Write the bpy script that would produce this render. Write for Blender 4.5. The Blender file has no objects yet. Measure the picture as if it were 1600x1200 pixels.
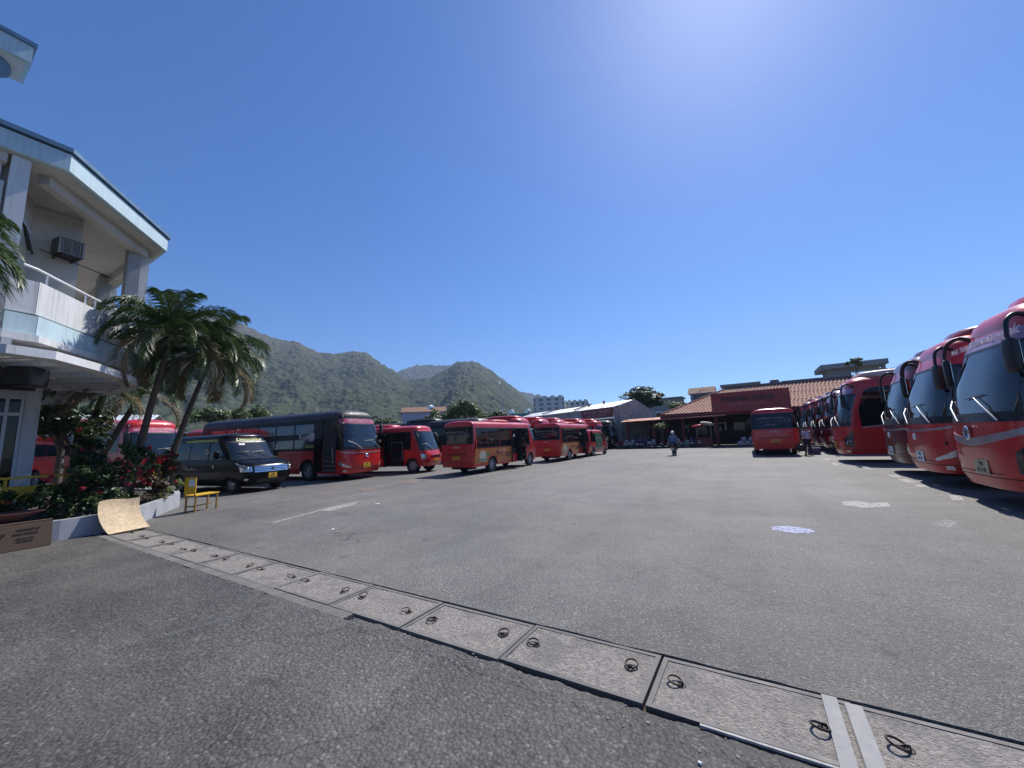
import bpy, bmesh, math, random
import numpy as np
from mathutils import Vector, Matrix, Euler, noise as mnoise
random.seed(7); np.random.seed(7)
SC = bpy.context.scene
COL = SC.collection
PI = math.pi
R = math.radians
# ------------------------------------------------------------------ camera
# world frame: +Y runs along the yard's lane, +X to its right, camera near the origin
YAW = R(31.5); PITCH = math.atan(86/600.); ROLL = math.atan(.04)
cam_d = bpy.data.cameras.new('camera'); cam = bpy.data.objects.new('camera', cam_d); COL.objects.link(cam)
cam_d.sensor_width = 36; cam_d.lens = 36*600/1600.; cam_d.clip_start = .05; cam_d.clip_end = 12000
cam.location = (0, 0, 1.65)
F0 = Vector((0, math.cos(PITCH), math.sin(PITCH))); U0 = Vector((0, -math.sin(PITCH), math.cos(PITCH))); R0 = Vector((1, 0, 0))
Rv = R0*math.cos(ROLL)-U0*math.sin(ROLL); Uv = U0*math.cos(ROLL)+R0*math.sin(ROLL)
m3 = Matrix((Rv, Uv, -F0)).transposed()
cam.rotation_euler = (Matrix.Rotation(YAW, 3, 'Z') @ m3).to_euler()
SC.camera = cam
# ------------------------------------------------------------------ world + sun
SUN_EL = R(51.5); SUN_AZ = R(4.5)          # azimuth from +Y towards +X
w = bpy.data.worlds.new('World'); SC.world = w; w.use_nodes = True
nt = w.node_tree; nt.nodes.clear()
sky = nt.nodes.new('ShaderNodeTexSky'); sky.sky_type = 'NISHITA'; sky.sun_disc = False
sky.sun_elevation = SUN_EL; sky.sun_rotation = SUN_AZ
sky.air_density = 0.85; sky.dust_density = 0.3; sky.ozone_density = 7.0; sky.altitude = 30
bg = nt.nodes.new('ShaderNodeBackground'); bg.inputs['Strength'].default_value = 0.100
wo = nt.nodes.new('ShaderNodeOutputWorld')
hs = nt.nodes.new('ShaderNodeHueSaturation'); hs.inputs['Saturation'].default_value = 1.24; hs.inputs['Hue'].default_value = .508; nt.links.new(sky.outputs[0], hs.inputs['Color']); nt.links.new(hs.outputs[0], bg.inputs['Color']); nt.links.new(bg.outputs[0], wo.inputs['Surface'])
sd = bpy.data.lights.new('sun', 'SUN'); sd.energy = 4.6; sd.angle = R(.53); sd.color = (1, .955, .89)
sun = bpy.data.objects.new('sun', sd); COL.objects.link(sun)
sdir = Vector((math.sin(SUN_AZ)*math.cos(SUN_EL), math.cos(SUN_AZ)*math.cos(SUN_EL), math.sin(SUN_EL)))
sun.rotation_euler = sdir.to_track_quat('Z', 'Y').to_euler(); sun.location = sdir*60
vs = SC.view_settings; vs.view_transform = 'Standard'; vs.look = 'None'; vs.gamma = 1; vs.exposure = 0.52
try: vs.use_curve_mapping = False
except Exception: pass
SC.cycles.max_bounces = 6; SC.cycles.volume_bounces = 0; SC.cycles.transparent_max_bounces = 24
# ------------------------------------------------------------------ materials
MATS = {}
def mat(name, col, rough=.6, metal=0., var=.12, vscale=3., bump=0., bscale=40., coat=0., spec=.5, dirt=0., dirtcol=(.16, .13, .10), trans=0., streak=0, dscale=None):
    if name in MATS: return MATS[name]
    m = bpy.data.materials.new(name); m.use_nodes = True; n = m.node_tree; N = n.nodes; K = n.links
    b = N['Principled BSDF']; tc = N.new('ShaderNodeTexCoord')
    ns = N.new('ShaderNodeTexNoise'); ns.inputs['Scale'].default_value = vscale; ns.inputs['Detail'].default_value = 6; ns.inputs['Roughness'].default_value = .6
    oi = N.new('ShaderNodeObjectInfo'); om = N.new('ShaderNodeMath'); om.operation = 'MULTIPLY'; om.inputs[1].default_value = 41.; K.new(oi.outputs['Random'], om.inputs[0])
    va = N.new('ShaderNodeVectorMath'); va.operation = 'ADD'; K.new(tc.outputs['Object'], va.inputs[0]); K.new(om.outputs[0], va.inputs[1]); vec = va.outputs[0]
    K.new(vec, ns.inputs['Vector'])
    mr = N.new('ShaderNodeMapRange'); mr.inputs['From Min'].default_value = .3; mr.inputs['From Max'].default_value = .7
    mr.inputs['To Min'].default_value = 1-var; mr.inputs['To Max'].default_value = 1+var
    K.new(ns.outputs['Fac'], mr.inputs['Value'])
    mx = N.new('ShaderNodeVectorMath'); mx.operation = 'SCALE'; mx.inputs[0].default_value = col[:3]
    K.new(mr.outputs[0], mx.inputs['Scale']); src = mx.outputs[0]
    if dirt:
        n2 = N.new('ShaderNodeTexNoise'); n2.inputs['Scale'].default_value = dscale or vscale*2.3; n2.inputs['Detail'].default_value = 9; n2.inputs['Roughness'].default_value = .7
        v2 = vec
        if streak:
            mpg = N.new('ShaderNodeMapping'); mpg.inputs['Scale'].default_value = (streak, streak, .22); K.new(vec, mpg.inputs['Vector']); v2 = mpg.outputs[0]
        K.new(v2, n2.inputs['Vector'])
        r2 = N.new('ShaderNodeMapRange'); r2.inputs['From Min'].default_value = .48; r2.inputs['From Max'].default_value = .75; r2.inputs['To Max'].default_value = dirt
        K.new(n2.outputs['Fac'], r2.inputs['Value'])
        mm = N.new('ShaderNodeMix'); mm.data_type = 'RGBA'; mm.inputs['B'].default_value = (*dirtcol, 1)
        K.new(r2.outputs[0], mm.inputs['Factor']); K.new(src, mm.inputs['A']); src = mm.outputs['Result']
    K.new(src, b.inputs['Base Color'])
    rr = N.new('ShaderNodeMapRange'); rr.inputs['From Min'].default_value = .3; rr.inputs['From Max'].default_value = .7
    rr.inputs['To Min'].default_value = max(.02, rough*.8); rr.inputs['To Max'].default_value = min(1, rough*1.25)
    K.new(ns.outputs['Fac'], rr.inputs['Value']); K.new(rr.outputs[0], b.inputs['Roughness'])
    b.inputs['Metallic'].default_value = metal; b.inputs['Coat Weight'].default_value = coat; b.inputs['Coat Roughness'].default_value = .06
    b.inputs['Specular IOR Level'].default_value = spec
    if bump:
        n3 = N.new('ShaderNodeTexNoise'); n3.inputs['Scale'].default_value = bscale; n3.inputs['Detail'].default_value = 5
        K.new(vec, n3.inputs['Vector'])
        bp = N.new('ShaderNodeBump'); bp.inputs['Strength'].default_value = bump; bp.inputs['Distance'].default_value = .02
        K.new(n3.outputs['Fac'], bp.inputs['Height']); K.new(bp.outputs[0], b.inputs['Normal'])
    if trans:
        tr = N.new('ShaderNodeBsdfTranslucent'); K.new(src, tr.inputs['Color'])
        ms = N.new('ShaderNodeMixShader'); ms.inputs[0].default_value = trans
        out = N['Material Output']; K.new(b.outputs[0], ms.inputs[1]); K.new(tr.outputs[0], ms.inputs[2]); K.new(ms.outputs[0], out.inputs['Surface'])
    MATS[name] = m; return m
def glass(name, tint=(.35, .42, .42), see=.45, base=(.012, .018, .02), rough=.03):
    if name in MATS: return MATS[name]
    m = bpy.data.materials.new(name); m.use_nodes = True; n = m.node_tree; N = n.nodes; K = n.links
    b = N['Principled BSDF']; b.inputs['Base Color'].default_value = (*base, 1); b.inputs['Roughness'].default_value = rough; b.inputs['IOR'].default_value = 2.2 if see > .4 else 1.45
    tc = N.new('ShaderNodeTexCoord'); ns = N.new('ShaderNodeTexNoise'); ns.inputs['Scale'].default_value = 1.7; ns.inputs['Detail'].default_value = 2
    K.new(tc.outputs['Object'], ns.inputs['Vector'])
    bp = N.new('ShaderNodeBump'); bp.inputs['Strength'].default_value = .04; bp.inputs['Distance'].default_value = .05
    K.new(ns.outputs['Fac'], bp.inputs['Height']); K.new(bp.outputs[0], b.inputs['Normal'])
    if see > 0:
        t = N.new('ShaderNodeBsdfTransparent'); t.inputs[0].default_value = (*tint, 1)
        fr = N.new('ShaderNodeLayerWeight'); fr.inputs['Blend'].default_value = .35
        mp = N.new('ShaderNodeMapRange'); mp.inputs['To Min'].default_value = see; mp.inputs['To Max'].default_value = 0
        K.new(fr.outputs['Facing'], mp.inputs['Value'])
        ms = N.new('ShaderNodeMixShader'); K.new(mp.outputs[0], ms.inputs[0]); K.new(b.outputs[0], ms.inputs[1]); K.new(t.outputs[0], ms.inputs[2])
        K.new(ms.outputs[0], N['Material Output'].inputs['Surface'])
    MATS[name] = m; return m
red = mat('bus_red_paint', (.54, .016, .016), .34, 0, .10, 1.2, coat=.5, dirt=.12)
darkred = mat('deep_red_paint', (.27, .008, .018), .35, 0, .12, 1.2, coat=.6, dirt=.15)
orange_p = mat('orange_red_paint', (.55, .07, .03), .4, 0, .1, 1.5, coat=.4)
black_p = mat('black_gloss_paint', (.003, .0033, .005), .26, 0, .2, 1.2, coat=.06, dirt=.02, spec=.15)
blackroof = mat('dark_roof_paint', (.014, .015, .017), .5, 0, .2, 1.5, coat=.05, dirt=.2, dirtcol=(.2, .19, .17))
blackpl = mat('black_plastic', (.012, .012, .014), .42, 0, .15, 6)
rubber = mat('tyre_rubber', (.018, .018, .019), .85, 0, .2, 8, bump=.2)
steel = mat('painted_steel_rim', (.34, .35, .37), .42, .5, .15, 5, dirt=.3)
chrome = mat('chrome', (.75, .76, .78), .12, 1, .04, 4)
silver = mat('silver_paint', (.34, .29, .31), .3, .35, .08, 3, coat=.5)
whitep = mat('white_paint', (.78, .78, .77), .5, 0, .06, 3)
inter = mat('dark_interior', (.03, .028, .03), .85, 0, .3, 3)
seatm = mat('seat_fabric', (.09, .03, .03), .9, 0, .2, 5)
yplate = mat('yellow_plate', (.72, .42, .04), .5, 0, .12, 9, dirt=.3)
lamp_r = mat('red_lamp_lens', (.30, .006, .008), .15, 0, .2, 12, coat=.8)
lamp_c = mat('clear_lamp_lens', (.55, .57, .6), .08, .6, .25, 14, coat=1)
lampdark = mat('smoked_lamp_lens', (.03, .03, .035), .08, .2, .4, 14, coat=1)
ws = glass('windscreen_glass')
dg = glass('dark_side_glass', see=.0, base=(.006, .009, .011), rough=.05)
tg = glass('tinted_window_glass', tint=(.3, .36, .36), see=.35)
# ------------------------------------------------------------------ mesh helpers
class MB:
    def __init__(s): s.v = []; s.f = []; s.m = []
    def add(s, vs, fs, mi=0):
        o = len(s.v); s.v += [tuple(p) for p in vs]; s.f += [tuple(o+i for i in f) for f in fs]; s.m += [mi]*len(fs); return s
    def box(s, c, d, rz=0, rx=0, ry=0, mi=0, taper=1.):
        M = Matrix.Translation(c) @ Euler((rx, ry, rz)).to_matrix().to_4x4(); hx, hy, hz = d[0]/2, d[1]/2, d[2]/2
        vs = [M @ Vector((x*hx*(taper if z > 0 else 1), y*hy*(taper if z > 0 else 1), z*hz)) for z in (-1, 1) for x, y in ((-1, -1), (1, -1), (1, 1), (-1, 1))]
        return s.add(vs, [(3, 2, 1, 0), (4, 5, 6, 7), (0, 1, 5, 4), (1, 2, 6, 5), (2, 3, 7, 6), (3, 0, 4, 7)], mi)
    def prism(s, pts, z0, z1, mi=0):
        n = len(pts); vs = [(*p[:2], z0) for p in pts]+[(*p[:2], z1) for p in pts]
        return s.add(vs, [tuple(range(n-1, -1, -1)), tuple(range(n, 2*n))]+[(i, (i+1) % n, n+(i+1) % n, n+i) for i in range(n)], mi)
    def tube(s, pts, r, n=8, mi=0, cap=True):
        pts = [Vector(p) for p in pts]; rs = r if isinstance(r, (list, tuple)) else [r]*len(pts)
        vs = []; up = Vector((0, 0, 1))
        d0 = (pts[1]-pts[0]).normalized(); a = d0.cross(up)
        if a.length < .05: a = d0.cross(Vector((1, 0, 0)))
        a.normalize()
        for i, p in enumerate(pts):
            d = (pts[min(i+1, len(pts)-1)]-pts[max(i-1, 0)]).normalized()
            a = (a-d*a.dot(d)).normalized(); b = d.cross(a)
            vs += [p+(a*math.cos(2*PI*k/n)+b*math.sin(2*PI*k/n))*rs[i] for k in range(n)]
        fs = [(i*n+k, i*n+(k+1) % n, (i+1)*n+(k+1) % n, (i+1)*n+k) for i in range(len(pts)-1) for k in range(n)]
        if cap: fs += [tuple(range(n-1, -1, -1)), tuple((len(pts)-1)*n+k for k in range(n))]
        return s.add(vs, fs, mi)
    def lathe(s, prof, c=(0, 0, 0), axis='Z', n=20, mi=0):
        vs = []
        for r_, h in prof:
            for k in range(n):
                a = 2*PI*k/n; x, y = r_*math.cos(a), r_*math.sin(a)
                p = {'Z': (x, y, h), 'Y': (x, h, y), 'X': (h, x, y)}[axis]; vs.append((c[0]+p[0], c[1]+p[1], c[2]+p[2]))
        fs = [(i*n+k, i*n+(k+1) % n, (i+1)*n+(k+1) % n, (i+1)*n+k) for i in range(len(prof)-1) for k in range(n)]
        return s.add(vs, fs, mi)
    def sball(s, c, d, n=3., nu=14, nv=8, rz=0, mi=0, rx=0, ry=0):
        """rounded box / superellipsoid of full size d"""
        M = Matrix.Translation(c) @ Euler((rx, ry, rz)).to_matrix().to_4x4(); e = 2./n; vs = []
        sp = lambda t: math.copysign(abs(t)**e, t)
        for j in range(nv+1):
            ph = -PI/2+PI*j/nv
            for i in range(nu):
                th = 2*PI*i/nu
                vs.append(M @ Vector((d[0]/2*sp(math.cos(ph))*sp(math.cos(th)), d[1]/2*sp(math.cos(ph))*sp(math.sin(th)), d[2]/2*sp(math.sin(ph)))))
        return s.add(vs, [(j*nu+i, j*nu+(i+1) % nu, (j+1)*nu+(i+1) % nu, (j+1)*nu+i) for j in range(nv) for i in range(nu)], mi)
    def grid(s, rows, mi=0, skirt=None):
        """rows: list of equal-length lists of points; skirt = back rows for thickness"""
        h, wd = len(rows), len(rows[0]); vs = [p for r_ in rows for p in r_]
        fs = [(j*wd+i, j*wd+i+1, (j+1)*wd+i+1, (j+1)*wd+i) for j in range(h-1) for i in range(wd-1)]
        if skirt:
            o = len(vs); loop = [(0, i) for i in range(wd)]+[(j, wd-1) for j in range(1, h)]+[(h-1, i) for i in range(wd-2, -1, -1)]+[(j, 0) for j in range(h-2, 0, -1)]
            vs += [skirt[j][i] for j, i in loop]; L = len(loop)
            fs += [(loop[k][0]*wd+loop[k][1], loop[(k+1) % L][0]*wd+loop[(k+1) % L][1], o+(k+1) % L, o+k) for k in range(L)]
        return s.add(vs, fs, mi)
    def build(s, name, mats, parent=None, smooth=None, loc=None, rz=0, merge=False):
        me = bpy.data.meshes.new(name); me.from_pydata(s.v, [], s.f)
        mats = mats if isinstance(mats, (list, tuple)) else [mats]
        for m_ in mats: me.materials.append(m_)
        if len(mats) > 1: me.polygons.foreach_set('material_index', s.m)
        if merge:
            b = bmesh.new(); b.from_mesh(me); bmesh.ops.remove_doubles(b, verts=b.verts, dist=.0005); bmesh.ops.recalc_face_normals(b, faces=b.faces); b.to_mesh(me); b.free()
        if smooth is not None:
            me.shade_smooth()
            if smooth < 179: me.set_sharp_from_angle(angle=R(smooth))
        o = bpy.data.objects.new(name, me); COL.objects.link(o)
        if parent is not None: o.parent = parent
        if loc is not None: o.location = loc
        if rz: o.rotation_euler.z = rz
        return o
def tag(o, label=None, cat=None, group=None, kind=None):
    if label: o['label'] = label
    if cat: o['category'] = cat
    if group: o['group'] = group
    if kind: o['kind'] = kind
    return o
def empty(name, label, cat, loc=(0, 0, 0), rz=0, group=None):
    o = bpy.data.objects.new(name, None); COL.objects.link(o); o.location = loc; o.rotation_euler.z = rz
    o.empty_display_size = .2
    return tag(o, label, cat, group)
def copy_tree(o, parent=None):
    c = o.copy(); COL.objects.link(c)
    if parent is not None:
        c.parent = parent; c.matrix_parent_inverse = o.matrix_parent_inverse.copy()
    for ch in list(o.children): copy_tree(ch, c)
    return c
def clone(o, label, loc, rz=None, group=None):
    c = copy_tree(o); c.location = loc; c['label'] = label
    if rz is not None: c.rotation_euler.z = rz
    if group: c['group'] = group
    return c
TXT = {}
def text(s, size, mt, parent, loc, rot, name='lettering', depth=.004, shear=0., bold=0., align='CENTER', width=None):
    """flat lettering as real mesh; local x along the writing, z out of the surface"""
    key = (s, size, shear, bold, align, depth, width, mt.name)
    if key not in TXT:
        cu = bpy.data.curves.new('lettering', 'FONT'); cu.body = s; cu.size = size; cu.extrude = depth/2; cu.align_x = align; cu.align_y = 'CENTER'
        cu.shear = shear; cu.offset = bold; cu.resolution_u = 2
        t = bpy.data.objects.new('t', cu); COL.objects.link(t)
        dgx = bpy.context.evaluated_depsgraph_get(); dgx.update()
        me = bpy.data.meshes.new_from_object(t.evaluated_get(dgx)); bpy.data.objects.remove(t)
        if width:
            xs = [v.co.x for v in me.vertices]; k = width/(max(xs)-min(xs))
            for v in me.vertices: v.co.x *= k
        me.materials.clear(); me.materials.append(mt); TXT[key] = me
    o = bpy.data.objects.new(name, TXT[key]); COL.objects.link(o); o.parent = parent; o.location = loc; o.rotation_euler = rot
    return o
# ------------------------------------------------------------------ vehicle bodies
def norm3(a, b):
    n = a.cross(b)
    return n.normalized() if n.length > 1e-9 else Vector((0, 0, 1))
class Body:
    """lofted shell: plan outline is a superellipse at front and rear, straight sides; local +x is forward, origin on the ground under the nose"""
    def __init__(s, L, prof, D=.75, n=3.6, Dr=.35, nr=4., zt=3.5, ins=(1.1, .5), m=2.5, rear=None):
        s.L = L; s.z = [p[0] for p in prof]; s.xf = [p[1] for p in prof]; s.w = [p[2] for p in prof]
        s.D = D; s.n = n; s.Dr = Dr; s.nr = nr; s.zr = prof[-1][0]; s.zb = prof[0][0]; s.zt = zt; s.ins = ins; s.m = m
        s.rz = rear or [(s.zb, .06), (.9, 0), (s.zr, .12)]
    def X(s, z): return float(np.interp(z, s.z, s.xf))
    def W(s, z): return float(np.interp(z, s.z, s.w))
    def XR(s, z): return -s.L+float(np.interp(z, [a for a, b in s.rz], [b for a, b in s.rz]))
    def _F(s, a, z):
        a = R(max(-90, min(90, a))); c, si = abs(math.cos(a)), abs(math.sin(a)); r = (c**s.n+si**s.n)**(-1/s.n)
        return Vector((s.X(z)-s.D+s.D*r*c, math.copysign(s.W(z)*r*si, a), z))
    def _R(s, a, z):
        a = R(max(-90, min(90, a))); c, si = abs(math.cos(a)), abs(math.sin(a)); r = (c**s.nr+si**s.nr)**(-1/s.nr)
        return Vector((s.XR(z)+s.Dr-s.Dr*r*c, math.copysign(s.W(z)*r*si, a), z))
    def F(s, a, z, off=0):
        p = s._F(a, z)
        if off:
            n = norm3(s._F(a+1, z)-s._F(a-1, z), s._F(a, z+.02)-s._F(a, z-.02)); p = p+n*off
        return p
    def Rr(s, a, z, off=0):
        p = s._R(a, z)
        if off:
            n = norm3(s._R(a-1, z)-s._R(a+1, z), s._R(a, z+.02)-s._R(a, z-.02)); p = p+n*off
        return p
    def S(s, sg, x, z, off=0):
        x = min(x, s.X(z)-s.D); x = max(x, s.XR(z)+s.Dr)
        return Vector((x, sg*(s.W(z)+off), z))
    def ay(s, y, z=1.5):
        """front angle at which half-width fraction y is met"""
        t = abs(y)/s.W(z); lo, hi = 0, 90
        for _ in range(30):
            mid = (lo+hi)/2; a = R(mid); c, si = math.cos(a), math.sin(a); r = (c**s.n+si**s.n)**(-1/s.n)
            if r*si < t: lo = mid
            else: hi = mid
        return math.copysign(lo, y)
    def patch(s, mb, kind, t0, t1, z0, z1, nt_=8, nz=4, off=.006, sg=1, mi=0, thick=.02):
        fz0 = z0 if callable(z0) else (lambda t: z0); fz1 = z1 if callable(z1) else (lambda t: z1)
        fn = {'F': s.F, 'R': s.Rr, 'S': (lambda x, z, o=0: s.S(sg, x, z, o))}[kind]
        rows = []; back = []
        for j in range(nz+1):
            rw = []; bk = []
            for i in range(nt_+1):
                t = t0+(t1-t0)*i/nt_; z = fz0(t)+(fz1(t)-fz0(t))*j/nz
                rw.append(fn(t, z, off)); bk.append(fn(t, z, off-thick))
            rows.append(rw); back.append(bk)
        mb.grid(rows, mi, back); return mb
    def shell(s, z0, z1, nz, wheels=(), front=True, arch=.52, zc=.48, sides=(1, -1), rear=True, holes=()):
        mb = MB(); zs = [z0+(z1-z0)*j/nz for j in range(nz+1)]
        if front: mb.grid([[s.F(-90+180*i/28, z) for i in range(29)] for z in zs])
        if rear: mb.grid([[s.Rr(-90+180*i/20, z) for i in range(21)] for z in zs])
        for sg in sides:
            xe = max(s.XR(z0), s.XR(z1))+s.Dr; xs_ = min(s.X(z)-s.D for z in zs); xs = [xs_-.02]
            x = xs_-.02
            brk = set()
            for wx in wheels:
                for k in range(-8, 9): brk.add(round(wx+arch*math.sin(k/8*PI/2), 4))
            for hx0, hx1, hz0, hz1 in (h[1:] for h in holes if h[0] == sg): brk |= {hx0, hx1}
            k = 0
            while x > xe+.5: x -= .5; brk.add(round(x, 3))
            xs = sorted([b for b in brk if xe+.001 < b < xs_-.03], reverse=True); xs = [xs_-.02]+xs+[xe]
            def zb(x):
                for wx in wheels:
                    d = abs(x-wx)
                    if d < arch: return max(z0, zc+math.sqrt(arch*arch-d*d))
                return z0
            cols = [[s.S(sg, 99, z) for z in zs]]
            for x in xs:
                b = zb(x); cols.append([s.S(sg, x, b+(z1-b)*j/nz) for j in range(nz+1)])
            hs = [h for h in holes if h[0] == sg]
            if not hs: mb.grid(cols)
            else:
                for i in range(len(cols)-1):
                    xm = (cols[i][0].x+cols[i+1][0].x)/2
                    if any(h[2] > xm > h[1] for h in hs): continue
                    mb.grid(cols[i:i+2])
        return mb
    def roof(s, nv=7):
        mb = MB(); base = []
        base += [(s._F(-90+180*i/28, s.zr), 0) for i in range(29)]
        xs0 = s.X(s.zr)-s.D; xr0 = s.XR(s.zr)+s.Dr; NS = 12
        base += [(Vector((xs0+(xr0-xs0)*i/NS, s.W(s.zr), s.zr)), i/NS) for i in range(1, NS)]
        base += [(s._R(90-180*i/20, s.zr), 1) for i in range(21)]
        base += [(Vector((xr0+(xs0-xr0)*i/NS, -s.W(s.zr), s.zr)), 1-i/NS) for i in range(1, NS)]
        base.append(base[0]); rows = []
        for v in range(nv+1):
            a = PI/2*v/nv; c, si = math.cos(a), math.sin(a); r = (abs(c)**s.m+abs(si)**s.m)**(-1/s.m); cc, ss = r*c, r*si
            rows.append([Vector((p.x-(s.ins[0]*(1-q)-s.ins[1]*q)*(1-cc), p.y*cc, s.zr+(s.zt-s.zr)*ss)) for p, q in base])
        mb.grid(rows); return mb
def wheel(parent, x, y, r=.48, w_=.28, rim=steel, name='wheel'):
    sg = 1 if y > 0 else -1
    t = MB().lathe([(r*.60, w_*.5*sg*.8), (r*.66, w_*.5*sg), (r*.93, w_*.5*sg), (r, w_*.36*sg), (r, -w_*.36*sg), (r*.93, -w_*.5*sg), (r*.5, -w_*.5*sg)], axis='Y', n=26).build(name, rubber, parent, 40, (x, y, r))
    m_ = MB().lathe([(r*.63, w_*.42*sg), (r*.57, w_*.44*sg), (r*.52, w_*.12*sg), (r*.34, w_*.10*sg), (r*.27, w_*.32*sg), (r*.10, w_*.36*sg), (0.001, w_*.36*sg)], axis='Y', n=22)
    for k in range(8):
        a = 2*PI*k/8; m_.lathe([(.018, w_*.14*sg), (.018, w_*.2*sg), (.001, w_*.2*sg)], (math.cos(a)*r*.43, 0, math.sin(a)*r*.43), 'Y', 6)
    m_.build('rim', rim, t, 40)
    return t
def plate(parent, loc, rz, s='79B-003.18', mt=yplate, size=(.47, .14), two=None):
    """number plate facing local +x rotated by rz"""
    b = MB().box((0, 0, 0), (.012, size[0], size[1])).build('number_plate', mt, parent, None, loc, rz)
    if two:
        text(two[0], size[1]*.42, blackpl, b, (.008, 0, size[1]*.22), (R(90), 0, R(90)), bold=.001)
        text(two[1], size[1]*.42, blackpl, b, (.008, 0, -size[1]*.22), (R(90), 0, R(90)), bold=.001)
    else: text(s, size[1]*.7, blackpl, b, (.008, 0, 0), (R(90), 0, R(90)), bold=.001)
    return b
def mirror_arm(parent, B, sg, z0=3.0, reach=.46, drop=.45, size=(.12, .24, .56), out=.22, ax=.5):
    """one hooped arm leaving the roof corner, mirror head hanging from it"""
    p0 = B.F(sg*58, z0, -.03); m_ = MB()
    p1 = p0+Vector((reach*.55, sg*out*.3, .14)); p2 = p0+Vector((reach*.95, sg*out*.7, .05)); p3 = p0+Vector((reach*1.08, sg*out, -.16)); p4 = p3+Vector((0, 0, -.12))
    pts = []
    ctrl = [p0, p1, p2, p3, p4]
    for i in range(len(ctrl)-1):
        a = ctrl[max(i-1, 0)]; b = ctrl[i]; c = ctrl[i+1]; d = ctrl[min(i+2, 4)]
        for k in range(5):
            t = k/5; pts.append(.5*((2*b)+(c-a)*t+(2*a-5*b+4*c-d)*t*t+(3*b-a-3*c+d)*t**3))
    pts.append(ctrl[-1]); n = len(pts)
    m_.tube(pts, [.042-.014*i/n for i in range(n)], 8)
    arm = m_.build('mirror_arm', blackpl, parent, 60)
    h = MB().sball((p4.x, p4.y, p4.z-size[2]/2+.03), size, 4.5, 14, 10, rz=sg*R(12)).build('mirror_head', blackpl, arm, 60)
    MB().box((p4.x-size[0]/2-.003, p4.y, p4.z-size[2]/2+.03), (.006, size[1]*.8, size[2]*.8), rz=sg*R(12)).build('mirror_glass', chrome, arm)
def wiper(parent, B, a0, a1, z=1.62, up=.42):
    p = B.F(a0, z-.12, .05); q = B.F(a1, z+up, .05)
    m_ = MB().tube([p, B.F((a0+a1)/2, z+up*.45, .07), q], [.018, .014, .010], 6)
    arm = m_.build('wiper', steel, parent, 60)
    r0 = B.F(a1-16, z+up-.03, .035); r1 = B.F(a1+14, z+up+.02, .035)
    MB().tube([r0, q+(r0-q)*0+Vector((0, 0, 0)), r1], .011, 5).build('wiper_blade', blackpl, arm, 60)
def seat(parent, x, y, z, mt=None):
    m_ = MB(); m_.sball((x, y, z+.25), (.5, .48, .16), 4, 10, 6); m_.sball((x-.24, y, z+.65), (.14, .46, .8), 4, 10, 6, ry=R(-10)); m_.sball((x-.31, y, z+1.1), (.1, .26, .2), 4, 10, 6)
    m_.build('seat', mt or seatm, parent, 50)
def cab(parent, B, floor=1.1, dash=1.5, back=2.2, seatz=None, w_=None):
    """what shows through the windscreen: floor, dashboard, wheel, seats, partition"""
    w_ = w_ or B.W(1.5)-.06; x0 = B.X(dash)-.2; g = MB(); sz = floor if seatz is None else seatz
    g.box((x0-back/2, 0, floor-.05), (back, 2*w_, .08))
    g.box((x0-back, 0, (B.zr+floor)/2), (.06, 2*w_-.08, B.zr-floor-.06))
    g.build('cab_lining', inter, parent)
    g = MB(); xs = B.X(dash)
    g.sball((xs-.46, 0, dash-.12), (.5, 2*w_-.35, .38), 5, 14, 8)
    g.sball((xs-.62, w_*.45, dash), (.3, .5, .22), 3.5); g.build('dashboard', inter, parent, 50)
    c = Vector((xs-.78, w_*.45, dash+.12)); pts = [c+Vector((.09*math.cos(a), .23*math.sin(a), .20*math.cos(a))) for a in [2*PI*k/16 for k in range(17)]]
    g = MB().tube(pts, .016, 6, cap=False); g.tube([c+Vector((0, -.22, 0)), c+Vector((0, .22, 0))], .014, 5); g.tube([c, c+Vector((.15, 0, -.2))], .02, 5); g.build('steering_wheel', blackpl, parent, 60)
    seat(parent, xs-1.25, w_*.45, sz); seat(parent, xs-1.3, -w_*.45, sz)
def underside(parent, B, z=.5):
    g = MB(); g.box((-B.L/2, 0, z), (B.L-.7, 2*B.W(1)-.16, .12)); g.tube([(-2.2, -.9, .42), (-2.2, .9, .42)], .08, 8); g.tube([(-B.L+3.0, -.9, .42), (-B.L+3.0, .9, .42)], .1, 8)
    g.sball((-B.L+1.2, 0, .45), (1.5, 1.1, .35), 4); g.build('underbody', rubber, parent, 40)
def wells(parent, B, xs, r, zc, depth=.45, name='wheel_arch'):
    for x in xs:
        for sg in (1, -1):
            w_ = B.W(.7)-.01; rows = []
            for k in range(13):
                a = PI*k/12; rows.append([Vector((x+r*math.cos(a), sg*w_, zc+r*math.sin(a))), Vector((x+r*math.cos(a), sg*(w_-depth), zc+r*math.sin(a)))])
            m_ = MB().grid(rows); m_.add([(x+r*math.cos(PI*k/12), sg*(w_-depth), zc+r*math.sin(PI*k/12)) for k in range(13)], [tuple(range(13))]); m_.build(name, rubber, parent)
CP = [(.33, -.10, 1.19), (.45, -.03, 1.23), (.75, 0, 1.25), (1.2, -.01, 1.25), (1.5, -.03, 1.25), (2.1, -.17, 1.235), (2.7, -.38, 1.20), (3.0, -.52, 1.165)]
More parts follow.
